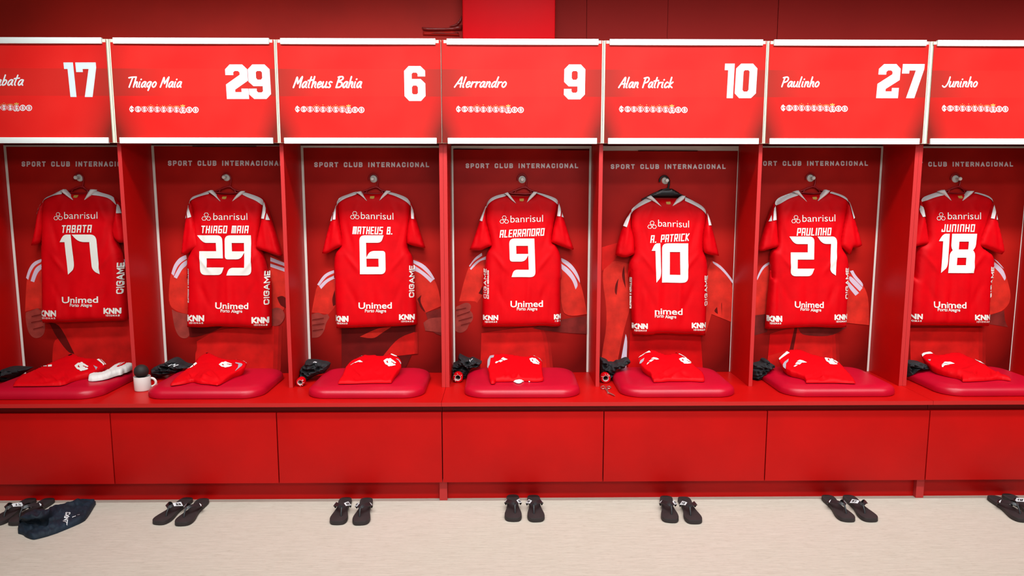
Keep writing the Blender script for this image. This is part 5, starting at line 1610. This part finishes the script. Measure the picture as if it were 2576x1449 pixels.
def flop_thing(side):
    t = thing('flip_flop', '', 'flip-flop', (0, 0, 0))
    t.name = 'flip_flop'
    o = autosmooth(flop(side).build('sole', 'rubber', t), 45)
    tp = Vector((side * .008, -.082, .019))          # toe post
    top = tp + Vector((0, .024, .031))
    autosmooth(MB().tube([tp, tp + Vector((0, .006, .014)), top], [.0042, .0038, .0045], 8).build('toe_post', 'strap_rubber', t), 60)
    for s_, nm_ in ((side, 'inner'), (-side, 'outer')):
        end = Vector((s_ * .031, .035, .016))
        mid1 = top + (Vector((s_ * .030, -.015, .046)) - top) * .5 + Vector((0, 0, .006))
        mid2 = Vector((s_ * .033, .002, .042))
        pth = [top, mid1, mid2, Vector((s_ * .035, .022, .032)), end]
        # strap as a flat band
        m = MB()
        V, Fc = [], []
        wd = [.005, .008, .011, .012, .011]
        # finer path
        Q = []
        for i in range(len(pth) - 1):
            p0, p1, p2, p3 = pth[max(i - 1, 0)], pth[i], pth[i + 1], pth[min(i + 2, len(pth) - 1)]
            for k in range(6):
                u_ = k / 6
                Q.append((.5 * ((2 * p1) + (p2 - p0) * u_ + (2 * p0 - 5 * p1 + 4 * p2 - p3) * u_ ** 2 + (-p0 + 3 * p1 - 3 * p2 + p3) * u_ ** 3), wd[i] + (wd[i + 1] - wd[i]) * u_))
        Q.append((pth[-1], wd[-1]))
        up = []
        for i, (p_, w_) in enumerate(Q):
            tn = (Q[min(i + 1, len(Q) - 1)][0] - Q[max(i - 1, 0)][0]).normalized()
            nrm = (Vector((s_ * .75, -.1, .75)) - tn * tn.dot(Vector((s_ * .75, -.1, .75)))).normalized()
            sd = tn.cross(nrm).normalized()
            up.append((p_, sd, nrm, w_))
            V += [p_ + sd * w_ + nrm * .0012, p_ - sd * w_ + nrm * .0012, p_ - sd * w_ - nrm * .0012, p_ + sd * w_ - nrm * .0012]
        for i in range(len(Q) - 1):
            for k in range(4):
                Fc.append((i * 4 + k, i * 4 + (k + 1) % 4, i * 4 + 4 + (k + 1) % 4, i * 4 + 4 + k))
        Fc += [(0, 1, 2, 3), (len(V) - 1, len(V) - 2, len(V) - 3, len(V) - 4)]
        so_ = mesh('strap', V, Fc, 'strap_rubber', t, False)
        a0, a1, mm = (6, 14, 'tag_white') if nm_ == 'inner' else (12, 14, 'tag_white')
        V2, F2 = [], []
        for i in range(a0, a1 + 1):
            p_, sd, nrm, w_ = up[i]
            f_ = 1.03 if nm_ == 'inner' else .9 - .35 * (i - a0)
            V2 += [p_ + sd * w_ * f_ + nrm * .0019, p_ - sd * w_ * f_ + nrm * .0019]
        F2 = [(2 * i, 2 * i + 1, 2 * i + 3, 2 * i + 2) for i in range(a1 - a0)]
        tg = mesh('number_tag' if nm_ == 'inner' else 'emblem', V2, F2, mm, so_)
        if nm_ == 'inner':
            t['_f'] = 1
            FRAME[side] = (up[a0 + 4], up[a0 + 1][0], up[a1 - 1][0])
    return t


FRAME = {}
PAIRS = {0: [((80, 1253), (-15, 1321), 1), ((126, 1253), (33, 1321), -1)], 1: [((476, 1250), (397, 1319), 1), ((517, 1250), (454, 1322), -1)],
         2: [((872, 1248), (849, 1319), 1), ((924.5, 1248), (905, 1320), -1)], 3: [((1290, 1241), (1292, 1311), 1), ((1341, 1241), (1349, 1312), -1)],
         4: [((1674, 1242), (1688, 1314), 1), ((1715, 1242), (1748, 1317), -1)], 5: [((2075, 1241), (2137, 1312), 1), ((2127, 1240), (2193, 1312), -1)],
         6: [((2484, 1238), (2580, 1313), 1), ((2524, 1237), (2626, 1308), -1)]}
proto = {}
for b in range(7):
    for i, (heel, toe, side) in enumerate(PAIRS[b]):
        hp_, tp_ = atz(*heel, .019), atz(*toe, .006)
        dv = Vector((tp_.x - hp_.x, tp_.y - hp_.y, 0))
        dn = dv.normalized()
        rz = math.atan2(dn.x, -dn.y)
        loc = (tp_.x - dn.x * .139, tp_.y - dn.y * .139, .0006)
        who = 'left' if i == 0 else 'right'
        lab = '%s flip-flop of the black pair on the floor under bay %s' % (who, NUM[b])
        if side not in proto:
            proto[side] = flop_thing(side)
            o = proto[side]
            o.location, o.rotation_euler, o['label'] = loc, (0, 0, rz), lab
            if '_f' in o:
                del o['_f']
            o['group'] = 'black flip-flops on the floor'
        else:
            o = copy_tree(proto[side], loc, (0, 0, rz), lab)
        # the shirt number written on the inner tag
        (p_, sd, nrm, w_), pa_, pb_ = FRAME[side]
        st = [c for c in o.children if c.name.startswith('strap') and any(g.name.startswith('number_tag') for g in c.children)]
        tn = (pb_ - pa_)
        V, Fc = [], []
        mid = (pa_ + pb_) / 2 + nrm * .0030
        tl = tn.length * .62
        for lp in text(SANS, NUM[b], .2, (-.5, -.42), (1, 0), (0, .84), .35):
            n = len(V)
            V += [mid + tn.normalized() * (x * tl) * (1 if side > 0 else -1) + sd * ((y) * w_ * 1.35) * (1 if side > 0 else 1) for x, y in lp[0]]
            Fc.append(tuple(range(n, n + len(lp[0]))))
        me = bpy.data.meshes.new('tag_number')
        me.from_pydata([tuple(v) for v in V], [], Fc)
        me.materials.append(MATS['tag_ink'])
        ob = link('tag_number', me, st[0] if st else o)

# ------------------------------------------------------------------ navy garment on the floor
def glift(u, v):
    k = min(1, max(0, 2.2 - 2.2 * math.hypot((u - 80) / 70, (v - 1288) / 40)))
    return k * k * (3 - 2 * k)


def gm(u, v):
    return atp(u, v, .005 + .044 * glift(u, v), -.40, .03)


G0 = lambda *p: crop(0, 1230, 9.908, *p)
outer = soften(G0((450, 1080), (440, 950), (500, 860), (470, 770), (640, 640), (800, 565), (1000, 525), (1170, 560), (1290, 465), (1480, 420), (1690, 380), (1880, 300), (1940, 268), (2120, 285), (2385, 302), (2260, 530), (2180, 660), (2090, 770), (1700, 950), (1300, 1120), (880, 1240), (780, 1235), (640, 1180), (570, 1112)), 1, 60)
hole = G0((850, 1025), (1060, 900), (1200, 830), (1180, 960), (1080, 975), (1050, 945))
rid = []
for a in (((1250, 500), (1230, 860)), ((640, 1160), (1240, 760)), ((700, 760), (930, 790)), ((950, 780), (1170, 600)), ((1000, 1100), (1500, 960)), ((1450, 680), (1600, 560)), ((1600, 480), (1900, 420)), ((1850, 450), (2100, 480)), ((1200, 850), (1600, 760))):
    (ax, ay), (bx, by) = G0(*a)
    rid.append((ax, ay, bx, by, 2.2, random.Random(int(ax)).choice((.012, -.012, .014))))
P = Puff([outer, hole], gm, (0, 0, 1), .016, 6, .006, 4.4, (12, 7), rid)
t = thing('navy_garment', 'crumpled navy garment with white letters on the floor at the left', 'garment', gm(120, 1320))
go = P.build('cloth', 'navy_cloth', t, 2.2, lambda q: Vector((q.x, q.y, .001 if q.z < .026 else q.z - .006)))
o_, xd_, yd_ = G0((1655, 675))[0], (-85 / 9.908, 250 / 9.908), (112 / 9.908, 22 / 9.908)
decal('white_lettering', text(SANS, 'CANT', .17, o_, xd_, yd_, .35), 'tag_white', P, go, 3, .004)
decal('white_lettering', [[q] for q in stroke(G0((1815, 805), (1890, 775)), 1.1) + stroke(G0((1935, 755), (1990, 735)), .9)], 'tag_white', P, go, 3, .004)
